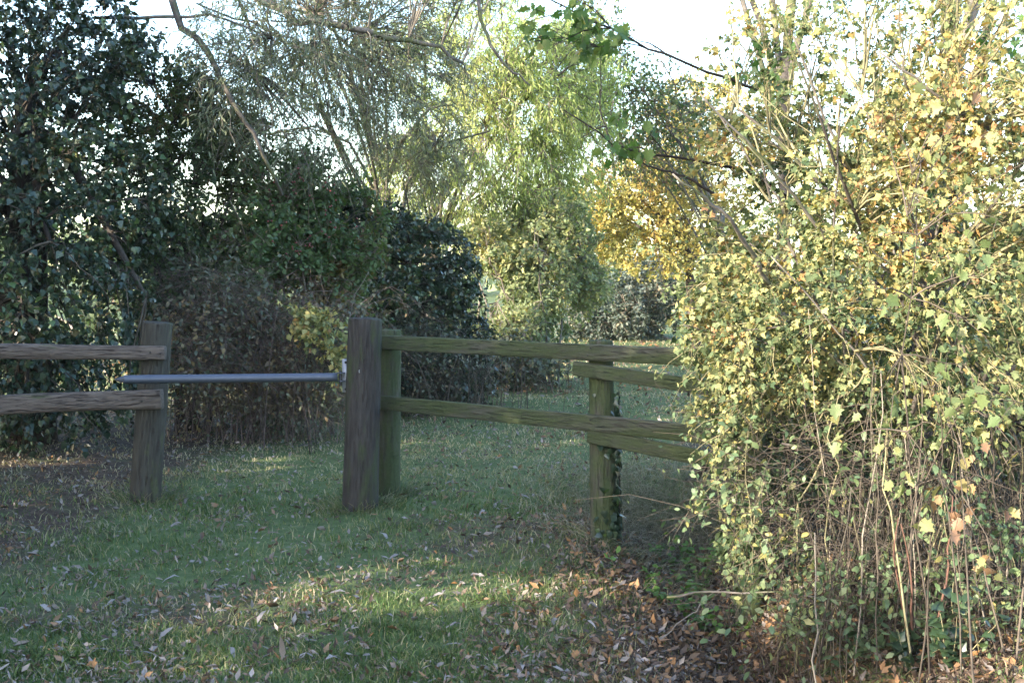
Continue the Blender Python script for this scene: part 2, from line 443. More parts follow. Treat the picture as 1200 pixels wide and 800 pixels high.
def leaf_objects(root, kind, pos, d, n, size, rnd, mat, count, min_px=7.0, cell=16, label=None):
    """take the leaves that show largest out of the joined foliage and make each an object; returns the mask of those left"""
    px, py, z = project(pos)
    spx = size / np.maximum(z, .1) * FPX
    inside = np.where((px > 2) & (px < 1198) & (py > 2) & (py < 798) & (z > 1) & (spx > min_px))[0]
    keep = np.ones(len(pos), bool)
    if len(inside) == 0: return keep
    key = (px[inside] // cell).astype(int) * 1000 + (py[inside] // cell).astype(int)
    order = inside[np.lexsort((z[inside], key))]
    k2 = (px[order] // cell).astype(int) * 1000 + (py[order] // cell).astype(int)
    first = order[np.concatenate([[True], k2[1:] != k2[:-1]])]
    first = first[np.argsort(-spx[first])][:count]
    T, F = LT[kind]
    variants = [make_mesh('leaf', T, [F], mat, np.full(len(T), (v + .5) / 10)) for v in range(10)]
    x, y, zz = leaf_frames(d, n)
    o0 = np.array(root.location)
    for i in first:
        o = bpy.data.objects.new('leaf', variants[min(9, int(rnd[i] * 10))])
        COL.objects.link(o); o.parent = root
        q = pos[i] - o0; s = float(size[i])
        o.matrix_local = Matrix(((x[i, 0] * s, y[i, 0] * s, zz[i, 0] * s, q[0]), (x[i, 1] * s, y[i, 1] * s, zz[i, 1] * s, q[1]), (x[i, 2] * s, y[i, 2] * s, zz[i, 2] * s, q[2]), (0, 0, 0, 1)))
    keep[first] = False
    return keep

def plant(name, label, cat, base, ells, group=None, limbs=8, limb_r=.04, limb_mat='bark_grey', base_j=.15, branches=60, br_r=.009, br_mat=None,
          twigs=600, tw_r=.0025, tw_mat=None, lpt=10, leaf='oval', leaf_mat='hawthorn', size=(.03, .05), k=4.0, clump=.0, freq=2.2, sag=.1, rise=.12,
          droop=.35, face=.0, parts=0, wob=.10, extra_limbs=(), bias=0.0, spread=1.0, density=None, tw_len=None, trunk=None, cell=16, min_px=7.0, colour=None, cvar=.9, wexp=.75, mix=None, tk=4, rsd=.17):
    base = np.array(base, float); base[2] = float(ground(base[0], base[1])) - .05
    root = empty(name, base, label, cat, group)
    cen = np.mean([e[0] for e in ells], axis=0)
    lm = M[limb_mat]; bm = M[br_mat or limb_mat]; tm = M[tw_mat or br_mat or limb_mat]
    start = base + np.array([0, 0, 0.])
    if trunk:                                  # one tapered trunk carrying the limbs
        th, tr, tj = trunk
        tp = wobble_path(base[None], (base + np.array([tj[0], tj[1], th]))[None], 10, .03)
        add('trunk', tubes(tp, tr, tr * .55, 12), lm, root, smooth=True)
        start = tp[0, -1]
        st = tp[0, rng.integers(5, 10, limbs)]
    else:
        st = start + np.concatenate([rng.normal(size=(limbs, 2)) * base_j, np.zeros((limbs, 1))], 1)
        st[:, 2] = ground(st[:, 0], st[:, 1]) - .05
    tgt = sample_env(ells, limbs, 2.2)
    lp = wobble_path(st, tgt, 9, .07, 0, rise)
    for e in range(limbs):
        r = limb_r * (0.6 + .7 * rng.random())
        add('limb', tubes(lp[e:e + 1], r, r * .3, 7), lm, root, smooth=True)
    allp = [lp.reshape(-1, 3)]
    for pl, r in extra_limbs:
        pl = np.array(pl, float)
        t = np.linspace(0, len(pl) - 1, 14); i = np.minimum(t.astype(int), len(pl) - 2); f = (t - i)[:, None]
        q = pl[i] * (1 - f) + pl[i + 1] * f + rng.normal(size=(14, 3)) * r * .5
        add('limb', tubes(q[None], r, r * .35, 7), lm, root, smooth=True)
        allp.append(q)
    lpts = np.concatenate(allp)
    bt = sample_env(ells, branches, k, clump * .8, freq, wexp)
    bs = lpts[nearest(lpts, bt - (bt - cen) * .35)]
    bp = wobble_path(bs, bt, tk + 2, wob, sag, .08)
    bpts = np.concatenate([bp[:, 2:].reshape(-1, 3), lpts])
    tt = sample_env(ells, twigs, k, clump, freq, wexp)
    ni = nearest(bpts, tt - (tt - cen) * .12)
    ts = bpts[ni]
    if tw_len:
        dv = tt - ts; ln = np.linalg.norm(dv, axis=1, keepdims=True)
        ts = np.where(ln > tw_len, tt - dv / ln * tw_len, ts)
    tp = wobble_path(ts, tt, tk, wob * 1.2, droop * .6, .05)
    geo = join(tubes(bp, br_r * (.6 + .8 * rng.random(len(bp))), br_r * .3, 4 if tk > 3 else 3), tubes(tp, tw_r * (.7 + .6 * rng.random(len(tp))), tw_r * .5, 3))
    add('branchwork', geo, bm, root, 'stuff')
    # leaves along the outer two thirds of the twigs
    n = len(tp) * lpt
    ti = np.repeat(np.arange(len(tp)), lpt)
    u = np.clip(.25 + .8 * rng.random(n), 0, 1) * (tk - 1.001)
    i = u.astype(int); f = (u - i)[:, None]
    pos = tp[ti, i] * (1 - f) + tp[ti, i + 1] * f
    tan = unit(tp[ti, i + 1] - tp[ti, i])
    pos = pos + rng.normal(size=(n, 3)) * np.mean(size) * .35 * spread
    d = unit(unit(rng.normal(size=(n, 3))) * .9 + tan * .5 + np.array([0, 0, -droop * 1.6]))
    nr = unit(rng.normal(size=(n, 3)) * .7 + np.array([0, 0, .8 * (1 - face)]) + face * unit((pos - cen) * np.array([1, 1, .3])) * 1.4)
    sz = size[0] + (size[1] - size[0]) * rng.random(n) ** 1.5
    rn = np.clip(.5 + (vnoise(pos * 1.7 + 11) - .5) * cvar + (vnoise(pos * 6 + 5) - .5) * .5 + rng.normal(size=n) * rsd + bias, 0.01, .99)
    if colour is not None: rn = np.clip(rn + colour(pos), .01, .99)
    ok = pos[:, 2] > ground(pos[:, 0], pos[:, 1]) + .02
    if density is not None: ok &= rng.random(n) < density(pos)
    pos, d, nr, sz, rn = pos[ok], d[ok], nr[ok], sz[ok], rn[ok]
    if parts:
        keep = leaf_objects(root, leaf, pos, d, nr, sz, rn, M[leaf_mat], parts, min_px, cell)
        pos, d, nr, sz, rn = pos[keep], d[keep], nr[keep], sz[keep], rn[keep]
    if mix:
        w = rng.choice(len(mix), len(pos), p=[q[1] for q in mix])
        geo = join(*[leaves(mix[q][0], pos[w == q], d[w == q], nr[w == q], sz[w == q], rn[w == q]) for q in range(len(mix)) if (w == q).any()])
    else: geo = leaves(leaf, pos, d, nr, sz, rn)
    add('foliage', geo, M[leaf_mat], root, 'stuff')
    return root

def arcs(n, base_c, base_r, length, height, K=9, lean=(0, 0), wob=.06):
    """bramble-like stems that rise, arch over and come down"""
    a = np.array(base_c)[None] + rng.normal(size=(n, 3)) * np.array(base_r)[None]
    a[:, 2] = ground(a[:, 0], a[:, 1])
    th = rng.random(n) * 2 * math.pi
    Ls = length * (.4 + .9 * rng.random(n)); H = height * (.4 + .75 * rng.random(n))
    t = np.linspace(0, 1, K)[None, :, None]
    dv = np.stack([np.cos(th), np.sin(th), np.zeros(n)], 1) + np.array([lean[0], lean[1], 0])
    end = 0.1 + .75 * rng.random(n)
    p = a[:, None] + dv[:, None] * Ls[:, None, None] * t ** 1.3
    p[..., 2] += (H[:, None] * (np.sin(np.pi * .55 * t[..., 0] / .8) + 0 * end[:, None]))
    nz = np.cumsum(rng.normal(size=(n, K, 3)), axis=1) * wob / K ** .5
    return p + nz * t

def leaves_on(pl, per, size, kind, droop=.3, lo=.2, bias=0., spread=.3):
    N, K, _ = pl.shape
    n = N * per; ti = np.repeat(np.arange(N), per)
    u = (lo + (1 - lo) * rng.random(n)) * (K - 1.001); i = u.astype(int); f = (u - i)[:, None]
    pos = pl[ti, i] * (1 - f) + pl[ti, i + 1] * f + rng.normal(size=(n, 3)) * size[1] * spread
    d = unit(rng.normal(size=(n, 3)) * .8 + unit(pl[ti, i + 1] - pl[ti, i]) * .4 + np.array([0, 0, -droop]))
    nr = unit(rng.normal(size=(n, 3)) * .6 + np.array([0, -.2, .8]))
    sz = size[0] + (size[1] - size[0]) * rng.random(n)
    rn = np.clip(.5 + (vnoise(pos * 2) - .5) * .8 + rng.normal(size=n) * .2 + bias, .01, .99)
    return pos, d, nr, sz, rn

# --- left side: ivy tree, hawthorn, rose bush, brambles, ivy hedge
plant('ivy_clad_tree', 'tall dark tree smothered in glossy ivy behind the split rail fence', 'tree', (-3.95, 10.6, 0),
      [E(20, 110, 10.4, 140, 200, 1.2), E(90, 50, 10.8, 100, 90, .9), E(0, 340, 10.0, 115, 180, .9), E(50, 470, 9.9, 100, 80, .5), E(135, 400, 10.1, 62, 120, .5),
       E(125, 230, 10.5, 80, 110, .8), E(-160, 250, 10.6, 150, 330, 1.3)], limbs=16, limb_r=.05, limb_mat='bark_dark', branches=380, br_mat='twig_brown', twigs=4500, lpt=12,
      leaf='ivy', leaf_mat='ivy', size=(.026, .066), k=3.2, clump=.27, freq=1.9, droop=.45, face=.22, mix=(('heart', .8), ('oval', .2)), parts=300, tw_len=.6, tw_mat='twig_brown', trunk=(3.0, .2, (-.1, .1)), min_px=6, cell=13)
plant('hawthorn_tree', 'thin dark hawthorn with specks of sky showing through its crown', 'tree', (-2.95, 11.8, 0),
      [E(225, 190, 11.6, 75, 120, .8), E(175, 110, 11.4, 75, 80, .7), E(215, 310, 11.4, 65, 70, .6), E(280, 170, 12.2, 55, 70, .6), E(180, 300, 11, 60, 90, .6)], limbs=12, limb_r=.024, limb_mat='bark_dark', branches=170, twigs=3000, lpt=9,
      mix=(('oval', .4), ('small', .6)), leaf='oval', leaf_mat='hawthorn', size=(.03, .06), k=3.0, clump=.34, freq=3.0, droop=.25, tw_mat='twig_brown')
rose = plant('rose_bush', 'rounded green bush with reddish haws and pale stems behind the barrier pole', 'bush', (-2.1, 12.4, 0),
      [E(335, 270, 11.9, 78, 95, .75), E(295, 330, 11.6, 62, 85, .6), E(400, 275, 12.4, 58, 80, .6), E(350, 380, 12.0, 90, 80, .6), E(360, 215, 12.2, 50, 55, .5)], limbs=14, limb_r=.016, limb_mat='twig_pale', base_j=.3, branches=180, br_r=.005, twigs=3400, lpt=9,
      mix=(('oval', .5), ('small', .5)), leaf='oval', leaf_mat='rose', size=(.035, .07), k=3.8, clump=.27, freq=2.6, droop=.2, face=.35, bias=.05)
bp_ = sample_env([E(355, 250, 11.3, 55, 55, .4)], 70, 5)
T = np.array([(1, 0, 0), (0, 1, 0), (0, 0, 1), (-1, 0, 0), (0, -1, 0), (0, 0, -1)], float)
FT = np.array([(0, 1, 2), (1, 3, 2), (3, 4, 2), (4, 0, 2), (1, 0, 5), (3, 1, 5), (4, 3, 5), (0, 4, 5)])
add('haw_cluster', ((bp_[:, None] + T[None] * .011).reshape(-1, 3), [(np.arange(70)[:, None, None] * 6 + FT[None]).reshape(-1, 3)], None), M['berry'], rose, 'stuff')

def thicket(name, label, base, ells, n, length, height, lpt, leaf, lmat, size, smat, cat='thicket', br=(.5, .3, 0), n_straight=0, r=.0035, bias=0., parts=0, droop=.4, fill=900, cl=.24, spr=(.22, .18, .16), lean=(0, 0), density=None):
    base = np.array(base, float); base[2] = float(ground(base[0], base[1]))
    root = empty(name, base, label, cat)
    pl = arcs(n, base, br, length, height, lean=lean)
    geo = [tubes(pl, r * (.6 + .9 * rng.random(n)), r * .4, 4)]
    q = sample_env(ells, fill, 3.0, cl)
    q2 = q + rng.normal(size=q.shape) * np.array(spr)
    tw = wobble_path(q, q2, 4, .2, .2)
    geo.append(tubes(tw, r * .5, r * .25, 3))
    add('branchwork', join(*geo), M[smat], root, 'stuff')
    a = leaves_on(pl, lpt, size, leaf, droop, .3, bias); b = leaves_on(tw, max(1, lpt // 2), size, leaf, droop, .1, bias)
    pos, d, nr, sz, rn = [np.concatenate([x, y]) for x, y in zip(a, b)]
    ok = pos[:, 2] > ground(pos[:, 0], pos[:, 1]) + .02
    if density is not None: ok &= rng.random(len(pos)) < density(pos)
    pos, d, nr, sz, rn = pos[ok], d[ok], nr[ok], sz[ok], rn[ok]
    if parts:
        kp = leaf_objects(root, leaf, pos, d, nr, sz, rn, M[lmat], parts)
        pos, d, nr, sz, rn = pos[kp], d[kp], nr[kp], sz[kp], rn[kp]
    add('foliage', leaves(leaf, pos, d, nr, sz, rn), M[lmat], root, 'stuff')
    return root
thicket('bramble_thicket', 'tangled brown bramble thicket with pale leaves behind the metal barrier', (-2.2, 11.3, 0),
        [E(290, 400, 11.1, 105, 70, .5), E(230, 385, 10.8, 58, 80, .45), E(370, 430, 11.1, 55, 70, .45), E(300, 450, 11.3, 120, 60, .4), E(250, 350, 11.0, 60, 50, .4)], 170, .9, 1.3, 6, 'oval', 'bramble', (.025, .06), 'twig_plum', bias=.10, br=(.42, .25, 0), r=.0032, fill=4000, cl=.3, spr=(.24, .2, .2))
plant('yellow_sapling', 'small sapling with pale yellow leaves just left of the gate post', 'sapling', (-1.62, 10.5, 0),
      [E(375, 385, 10.5, 36, 32, .25), E(395, 420, 10.5, 18, 40, .2), E(360, 370, 10.5, 22, 26, .2)], limbs=4, limb_r=.0045, limb_mat='bark_dark', base_j=.03, branches=24, br_r=.004, twigs=110, lpt=8,
      leaf='maple', leaf_mat='field', size=(.035, .06), k=3, droop=.3, bias=.22)
plant('ivy_hedge', 'clipped dark ivy hedge with a flat top beside the path beyond the gate post', 'hedge', (-1.0, 14.0, 0),
      [E(490, 320, 13.8, 75, 80, .8), E(440, 270, 13.6, 70, 42, .7), E(545, 380, 14.4, 36, 70, .6), E(545, 440, 14.2, 42, 48, .5), E(400, 330, 13.2, 50, 60, .6), E(395, 270, 12.9, 55, 55, .6), E(440, 310, 13.4, 60, 75, .7), E(525, 390, 14.2, 48, 105, .8), E(430, 430, 12.9, 45, 85, .6), E(480, 440, 13.6, 70, 70, .6)], limbs=12, limb_r=.024, limb_mat='bark_dark', base_j=.22, branches=260, twigs=3600, lpt=10,
      leaf='ivy', leaf_mat='ivy', size=(.03, .065), k=4, clump=.32, freq=2.2, droop=.4, face=.2, mix=(('heart', .7), ('small', .3)), tw_mat='twig_brown', bias=.05)
thicket('bramble_bank', 'dark purple brown dead brambles along the foot of the ivy hedge', (-.85, 13.4, 0),
        [E(470, 420, 13.2, 70, 60, .4), E(520, 450, 13.8, 60, 45, .4)], 200, .6, .8, 4, 'oval', 'bramble', (.03, .05), 'twig_brown', br=(.45, .4, 0), fill=1500)

# --- willows
plant('grey_willow', 'grey willow with bare drooping branches hanging over the thicket', 'tree', (-1.6, 17.0, 0),
      [E(420, 60, 12.5, 150, 90, 1.5), E(310, 50, 11.0, 115, 80, 1.0), E(480, 110, 13.6, 80, 100, .9), E(380, 140, 12.6, 110, 75, .9), E(260, 100, 10.8, 50, 90, .6), E(430, -60, 12.5, 220, 70, 2.0), E(500, 190, 14, 70, 60, .7), E(350, 195, 11.6, 90, 42, .5)],
      limbs=14, limb_r=.024, limb_mat='bark_grey', branches=560, br_r=.007, twigs=4700, tw_r=.0028, lpt=7, leaf='willow', leaf_mat='willow', size=(.045, .095), k=2.5, clump=.22, droop=.4, sag=.12, wob=.2,
      br_mat='twig_pale', trunk=(2.5, .2, (0, -.3)), parts=300, min_px=7, cell=15,
      extra_limbs=[([P(195, -40, 11), P(206, 30, 10.8), P(248, 60, 10.7), P(275, 120, 10.6), P(300, 165, 10.6), P(335, 230, 10.8)], .035),
                   ([P(290, -10, 11.4), P(350, 26, 11.2), P(420, 36, 11.2), P(500, 52, 11.4), P(540, 70, 11.6)], .04),
                   ([P(120, 20, 11), P(205, 20, 10.8), P(250, 18, 10.7), P(320, 45, 11)], .018),
                   ([P(560, -30, 10), P(562, 25, 9.9), P(580, 60, 9.8), P(600, 85, 9.8), P(620, 98, 9.8)], .017)])
plant('sunlit_willow', 'yellow green sunlit willow with hanging shoots behind the ivy hedge', 'tree', (-1.1, 18.4, 0),
      [E(560, 170, 17.5, 125, 120, 1.5), E(470, 205, 16.5, 62, 62, .9), E(640, 100, 18, 90, 95, 1.3), E(620, 255, 18, 75, 65, 1.1), E(540, 50, 17, 110, 80, 1.3), E(670, 170, 18.5, 66, 90, 1), E(690, 60, 18.5, 50, 60, .8)],
      limbs=14, limb_r=.035, limb_mat='bark_grey', branches=460, br_r=.009, twigs=5800, tw_r=.004, lpt=8, tk=3, mix=(('sliver', 1.0),), leaf='willow', leaf_mat='willow_sun', size=(.07, .13), k=2.8, clump=.27, freq=1.7, droop=.5, sag=.12, wob=.16,
      br_mat='twig_pale', trunk=(2.2, .2, (0, -.3)))

# --- far end of the path
plant('yellow_maple', 'golden yellow maple tree spreading over the far end of the path', 'tree', (3.35, 23.5, 0),
      [E(740, 235, 23, 90, 58, 1.6), E(820, 190, 24, 110, 110, 1.8), E(680, 240, 22.5, 50, 44, 1), E(770, 295, 23, 70, 34, 1), E(690, 300, 23.5, 40, 22, .7)], limbs=12, limb_r=.035, limb_mat='bark_dark', branches=260, br_r=.009, twigs=3200, tw_r=.004, lpt=8, tk=3, leaf='small', leaf_mat='yellow', size=(.05, .11), k=2.4, clump=.28, freq=1.3, droop=.2, trunk=(2.2, .12, (-.2, -.2)), wob=.16)
plant('olive_shrub', 'loose olive green shrub with yellowing leaves left of the far path', 'shrub', (.1, 17.0, 0),
      [E(612, 330, 16.8, 62, 80, 1.0), E(585, 395, 16.2, 50, 55, .7), E(650, 270, 17.4, 60, 50, .9), E(640, 385, 17, 40, 50, .6), E(570, 300, 16.6, 40, 60, .7), E(690, 330, 18, 36, 40, .7)], limbs=16, limb_r=.02, limb_mat='bark_grey', base_j=.4, branches=260, br_r=.008, br_mat='twig_pale', twigs=2800, tw_r=.0035, lpt=8, tk=3, leaf='oval', leaf_mat='olive', size=(.04, .085), k=2.1, clump=.40, freq=1.8, droop=.3, wob=.16)
M['blue'] = leaf_mat('bluish bush leaf', [(0, (.035, .055, .045)), (.5, (.07, .095, .08)), (.9, (.13, .15, .125)), (1, (.26, .22, .15))], .5, .4, .25)
plant('dark_bush', 'bluish green bush at the end of the path below the golden maple', 'bush', (2.6, 28.5, 0),
      [E(722, 368, 28, 58, 50, 1.5), E(762, 345, 28.5, 50, 52, 1.2), E(686, 388, 28, 34, 36, 1.0)], limbs=12, limb_r=.03, limb_mat='twig_pale', base_j=.7, branches=170, br_r=.01, twigs=2200, tw_r=.005, lpt=9, tk=3, leaf='small', leaf_mat='blue', size=(.06, .12), k=3.4, clump=.3, droop=.3)
thicket('dead_bracken', 'low reddish brown undergrowth at the foot of the olive shrub', (.0, 16.2, 0), [E(600, 428, 16.2, 50, 30, .5), E(560, 430, 15.8, 40, 34, .4)], 160, .6, .5, 6, 'small', 'bramble', (.05, .09), 'twig_brown', 'undergrowth', br=(.5, .3, 0), fill=900)
plant('bare_ash', 'thin grey tree almost bare against the white sky above the golden maple', 'tree', (3.4, 21.0, 0),
      [E(720, 130, 20.5, 80, 80, 1.1), E(690, 60, 20, 60, 80, .8), E(780, 150, 21, 70, 80, 1)], limbs=12, limb_r=.02, limb_mat='bark_grey', branches=300, br_r=.007, twigs=2600, tw_r=.0035, lpt=3, tk=3, leaf='small', leaf_mat='rose', size=(.05, .09), k=2.8, clump=.25, trunk=(2.4, .09, (.1, -.2)))

# --- right side
BX = [E(985, 330, 6.2, 190, 190, 1.0), E(880, 430, 6.0, 90, 120, .6), E(890, 230, 6.6, 90, 130, .8), E(1000, 90, 6.6, 200, 150, 1.1), E(1150, 300, 5.4, 110, 260, .8),
      E(880, 580, 5.7, 66, 100, .42), E(865, 650, 5.6, 30, 50, .25), E(1010, 480, 5.8, 130, 80, .6), E(1160, 60, 5.8, 120, 150, .9), E(1280, 300, 5.6, 120, 300, .9), E(838, 370, 6.2, 46, 90, .5), E(1050, 210, 5.6, 120, 120, .5)]
HOL = [(P(960, 525, 5.45), np.array([.40, .75, .26])), (P(1010, 620, 5.3), np.array([.45, .6, .22])), (P(1090, 440, 5.3), np.array([.2, .5, .16]))]
def hollow(p):
    m = np.ones(len(p))
    for c, r in HOL: m = np.minimum(m, .22 + .78 * sstep(.6, 1.1, np.linalg.norm((p - c) / r, axis=1)))
    return m
def bush_density(p):
    low = sstep(.9, .62, p[:, 2]) * sstep(1.15, 1.4, p[:, 0])
    return (1 - .85 * low) * (1 - .52 * sstep(1.8, 2.9, p[:, 2])) * hollow(p)
def bush_colour(p):        # greener and darker low down and towards the back, yellower elsewhere
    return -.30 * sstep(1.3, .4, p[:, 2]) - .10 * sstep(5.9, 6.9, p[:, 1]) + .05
XL = []
for a, m, b in (((1090, 560), (1010, 420), (905, 300)), ((1000, 390), (930, 260), (840, 130)), ((1080, 330), (990, 200), (930, 40)), ((985, 300), (890, 180), (820, 112)), ((1170, 420), (1150, 220), (1090, 20)),
                ((1130, 430), (1080, 340), (1005, 280)), ((1190, 300), (1130, 330), (1060, 320)), ((1060, 560), (960, 480), (850, 420)), ((1200, 180), (1120, 130), (1030, 60)), ((1020, 640), (930, 570), (860, 520)),
                ((1010, 270), (960, 140), (900, -20)), ((1185, 560), (1130, 420), (1110, 300)), ((1090, 180), (1060, 90), (1050, -30)), ((900, 330), (850, 250), (790, 205)), ((930, 430), (870, 400), (800, 380)), ((1000, 480), (975, 300), (985, 120))):
    Y = 5.0 + .9 * rng.random()
    XL.append(([P(*a, Y + .5), P(*m, Y + .15), P(*b, Y)], .006 + .008 * rng.random()))
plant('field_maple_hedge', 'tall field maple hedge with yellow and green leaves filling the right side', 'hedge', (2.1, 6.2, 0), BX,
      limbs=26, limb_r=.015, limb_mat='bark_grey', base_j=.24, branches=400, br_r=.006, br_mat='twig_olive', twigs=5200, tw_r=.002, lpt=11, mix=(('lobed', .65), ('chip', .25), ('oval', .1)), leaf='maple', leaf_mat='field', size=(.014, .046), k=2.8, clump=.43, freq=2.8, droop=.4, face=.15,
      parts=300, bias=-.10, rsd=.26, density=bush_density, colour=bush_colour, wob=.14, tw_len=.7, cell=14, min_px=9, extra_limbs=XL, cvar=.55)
# bare stems at the foot of the hedge
base = np.array([1.9, 5.5, 0.]); base[2] = float(ground(1.9, 5.5))
root = empty('stem_clump', base, 'clump of bare upright brown and red stems at the foot of the hedge', 'stems')
for i in range(115):
    px = 965 + 255 * rng.random(); Y = 5.1 + 1.0 * rng.random()
    top = P(px + rng.normal() * 26, 420 + 230 * rng.random() ** 1.3, Y)
    b0 = np.array([top[0] + rng.normal() * .10, Y + rng.normal() * .1, 0]); b0[2] = float(ground(b0[0], b0[1])) - .04
    red = False
    r = .0075 if red else .0018 + .0042 * rng.random() ** 2
    add('stem', tubes(wobble_path(b0[None], top[None], 9, .07), r, r * .5, 6), M['stem_red' if red else ('twig_pale' if i % 5 < 1 else 'twig_brown' if i % 5 < 4 else 'twig_olive')], root, smooth=True)
for a, b_ in (((1042, 612), (1068, 775)), ((1056, 622), (1074, 770)), ((1118, 585), (1098, 740))):
    q0, q1 = P(*a, 5.05), P(*b_, 5.15)
    add('stem', tubes(wobble_path(q1[None], q0[None], 9, .06), .0065, .0025, 6), M['stem_red'], root, smooth=True)
pl = arcs(240, (2.0, 5.7, 0), (.40, .35, 0), .5, .8)
add('branchwork', tubes(pl, .0022, .001, 3), M['twig_brown'], root, 'stuff')
thicket('honeysuckle_bramble', 'grey green bramble leaves trailing at the lower left foot of the maple hedge', (1.5, 5.6, 0),
        [E(930, 560, 5.6, 110, 80, .4), E(940, 680, 5.4, 90, 80, .35), E(1080, 640, 5.4, 130, 120, .4), E(1150, 740, 5.2, 90, 70, .4)], 26, .5, .9, 10, 'oval', 'dogwood', (.022, .05), 'twig_brown', 'bramble', br=(.22, .25, 0), lean=(.6, 0), density=hollow, fill=720, parts=300, droop=.6)
M['sapling'] = leaf_mat('pale sycamore leaf', [(0, (.10, .15, .06)), (.4, (.18, .22, .10)), (.7, (.29, .27, .125)), (.88, (.34, .22, .12)), (1, (.24, .13, .10))], .55, .35, .35)
plant('sycamore_sapling', 'sparse sapling with large pale green and pinkish leaves at the right edge, nearest the camera', 'sapling', (1.75, 4.75, 0),
      [E(1120, 330, 4.7, 90, 190, .3), E(1060, 520, 4.8, 110, 110, .25), E(1170, 560, 4.6, 60, 150, .2), E(1120, 120, 4.8, 100, 110, .3)], limbs=4, limb_r=.005, limb_mat='twig_brown', branches=30, br_r=.003, twigs=85, tw_r=.0015, lpt=3, leaf='maple', leaf_mat='sapling', size=(.03, .068), k=2.6, droop=.4, parts=300, cell=8)
plant('dark_thorn_hedge', 'dark green thorn hedge standing in shade behind the field maple', 'hedge', (2.9, 8.6, 0),
      [E(1000, 470, 8.4, 190, 110, .6), E(900, 480, 8.6, 80, 90, .5), E(1150, 430, 8.0, 140, 160, .7), E(1010, 560, 7.6, 150, 60, .5), E(1300, 380, 8.0, 120, 190, .7)], limbs=16, limb_r=.03, limb_mat='bark_dark', base_j=.8, branches=160, twigs=1700, lpt=9, leaf='small', leaf_mat='hawthorn', size=(.045, .08), k=4, clump=.24, tw_mat='twig_brown')
plant('sycamore_tree', 'green leaved sycamore whose dark twigs reach out over the path top centre', 'tree', (2.4, 7.6, 0),
      [E(660, 15, 6.4, 60, 26, .25), E(700, 40, 6.4, 40, 24, .2), E(720, 165, 6.6, 55, 22, .2), E(1150, 60, 7.0, 90, 110, .6), E(1080, 150, 7.2, 80, 80, .5), E(875, 60, 7.0, 50, 50, .4), E(640, 30, 6.4, 45, 30, .2), E(735, 140, 6.7, 40, 25, .15)], wexp=.3,
      limbs=5, limb_r=.02, limb_mat='bark_dark', branches=50, br_r=.004, twigs=110, tw_r=.002, lpt=4, leaf='maple', leaf_mat='hazel', size=(.04, .085), k=3, droop=.5, parts=300, trunk=(2.3, .09, (.1, .1)), cell=12,
      extra_limbs=[([P(1000, 160, 7.2), P(900, 110, 6.9), P(860, 95, 6.8), P(815, 78, 6.6), P(770, 62, 6.5), P(735, 42, 6.4), P(690, 22, 6.4), P(620, -10, 6.4)], .010),
                   ([P(960, 260, 7.2), P(880, 200, 7.0), P(800, 185, 6.8), P(745, 180, 6.7), P(715, 165, 6.6), P(660, 128, 6.6)], .010),
                   ([P(715, 165, 6.6), P(703, 130, 6.6), P(705, 60, 6.6)], .005),
                   ([P(840, 230, 7.0), P(800, 205, 6.9), P(760, 195, 6.8), P(735, 185, 6.7)], .009)])
for px, Y, r, h, lab in ((916, 13.5, .085, 6.5, 'grey tree trunk seen through the thin left top of the maple hedge'), (1118, 11.0, .09, 6.0, 'dark tree trunk seen through the top right of the maple hedge')):
    b0 = P(px, 300, Y)
    plant('ash_tree', lab, 'tree', b0, [(np.array([b0[0] + .3, Y + .5, 6.3]), np.array([1.7, 1.5, 1.6]))], limbs=8, limb_r=.04, branches=60, br_r=.012, twigs=500, tw_r=.004, lpt=6, leaf='small', leaf_mat='olive', size=(.06, .1), k=3, trunk=(h - 1.5, r, (.05, .1)))

# --- hedges and woods that close the view behind
for nm, lab, b, el, lm, sz, nt in (
    ('field_hedge', 'low green hedge in the distance behind the dark thicket on the left', (-6, 19, 0), [(np.array([-8.5, 18.5, 1.2]), np.array([2.6, 1.0, 1.7])), (np.array([-4.6, 19.5, 1.2]), np.array([2.4, 1.0, 1.6])), (np.array([-1.6, 21, 1.1]), np.array([2., .9, 1.6]))], 'hawthorn', (.08, .14), 1700),
    ('field_hedge', 'distant hedge on the far side of the field behind the right hand trees', (7, 22, 0), [(np.array([5.4, 26, 1.2]), np.array([2.4, 1.1, 1.8])), (np.array([9.0, 24, 1.3]), np.array([2.8, 1.1, 1.9])), (np.array([7.5, 18, 1.2]), np.array([2.2, 1.1, 1.7]))], 'olive', (.09, .15), 1700)):
    plant(nm, lab, 'hedge', b, el, limbs=8, limb_r=.03, base_j=1.6, branches=60, twigs=int(nt * .7), tw_r=.004, lpt=9, tk=3, leaf='small', leaf_mat=lm, size=sz, k=4.5, clump=.2, face=.3)
n = 24000
ang = rng.random(n) * 2 * math.pi; rad = 70 + 18 * rng.random(n)
hgt = (2.0 + 3.2 * vnoise(np.stack([np.cos(ang) * 9, np.sin(ang) * 9, rad * 0], 1)))
pos = np.stack([np.sin(ang) * rad, np.cos(ang) * rad, hgt * rng.random(n) ** .7], 1)
add('far_woodland', leaves('small', pos, unit(rng.normal(size=(n, 3))), unit(rng.normal(size=(n, 3))), .5 + .7 * rng.random(n), np.clip(rng.normal(size=n) * .2 + .4, 0, 1)), M['olive'], kind='stuff')

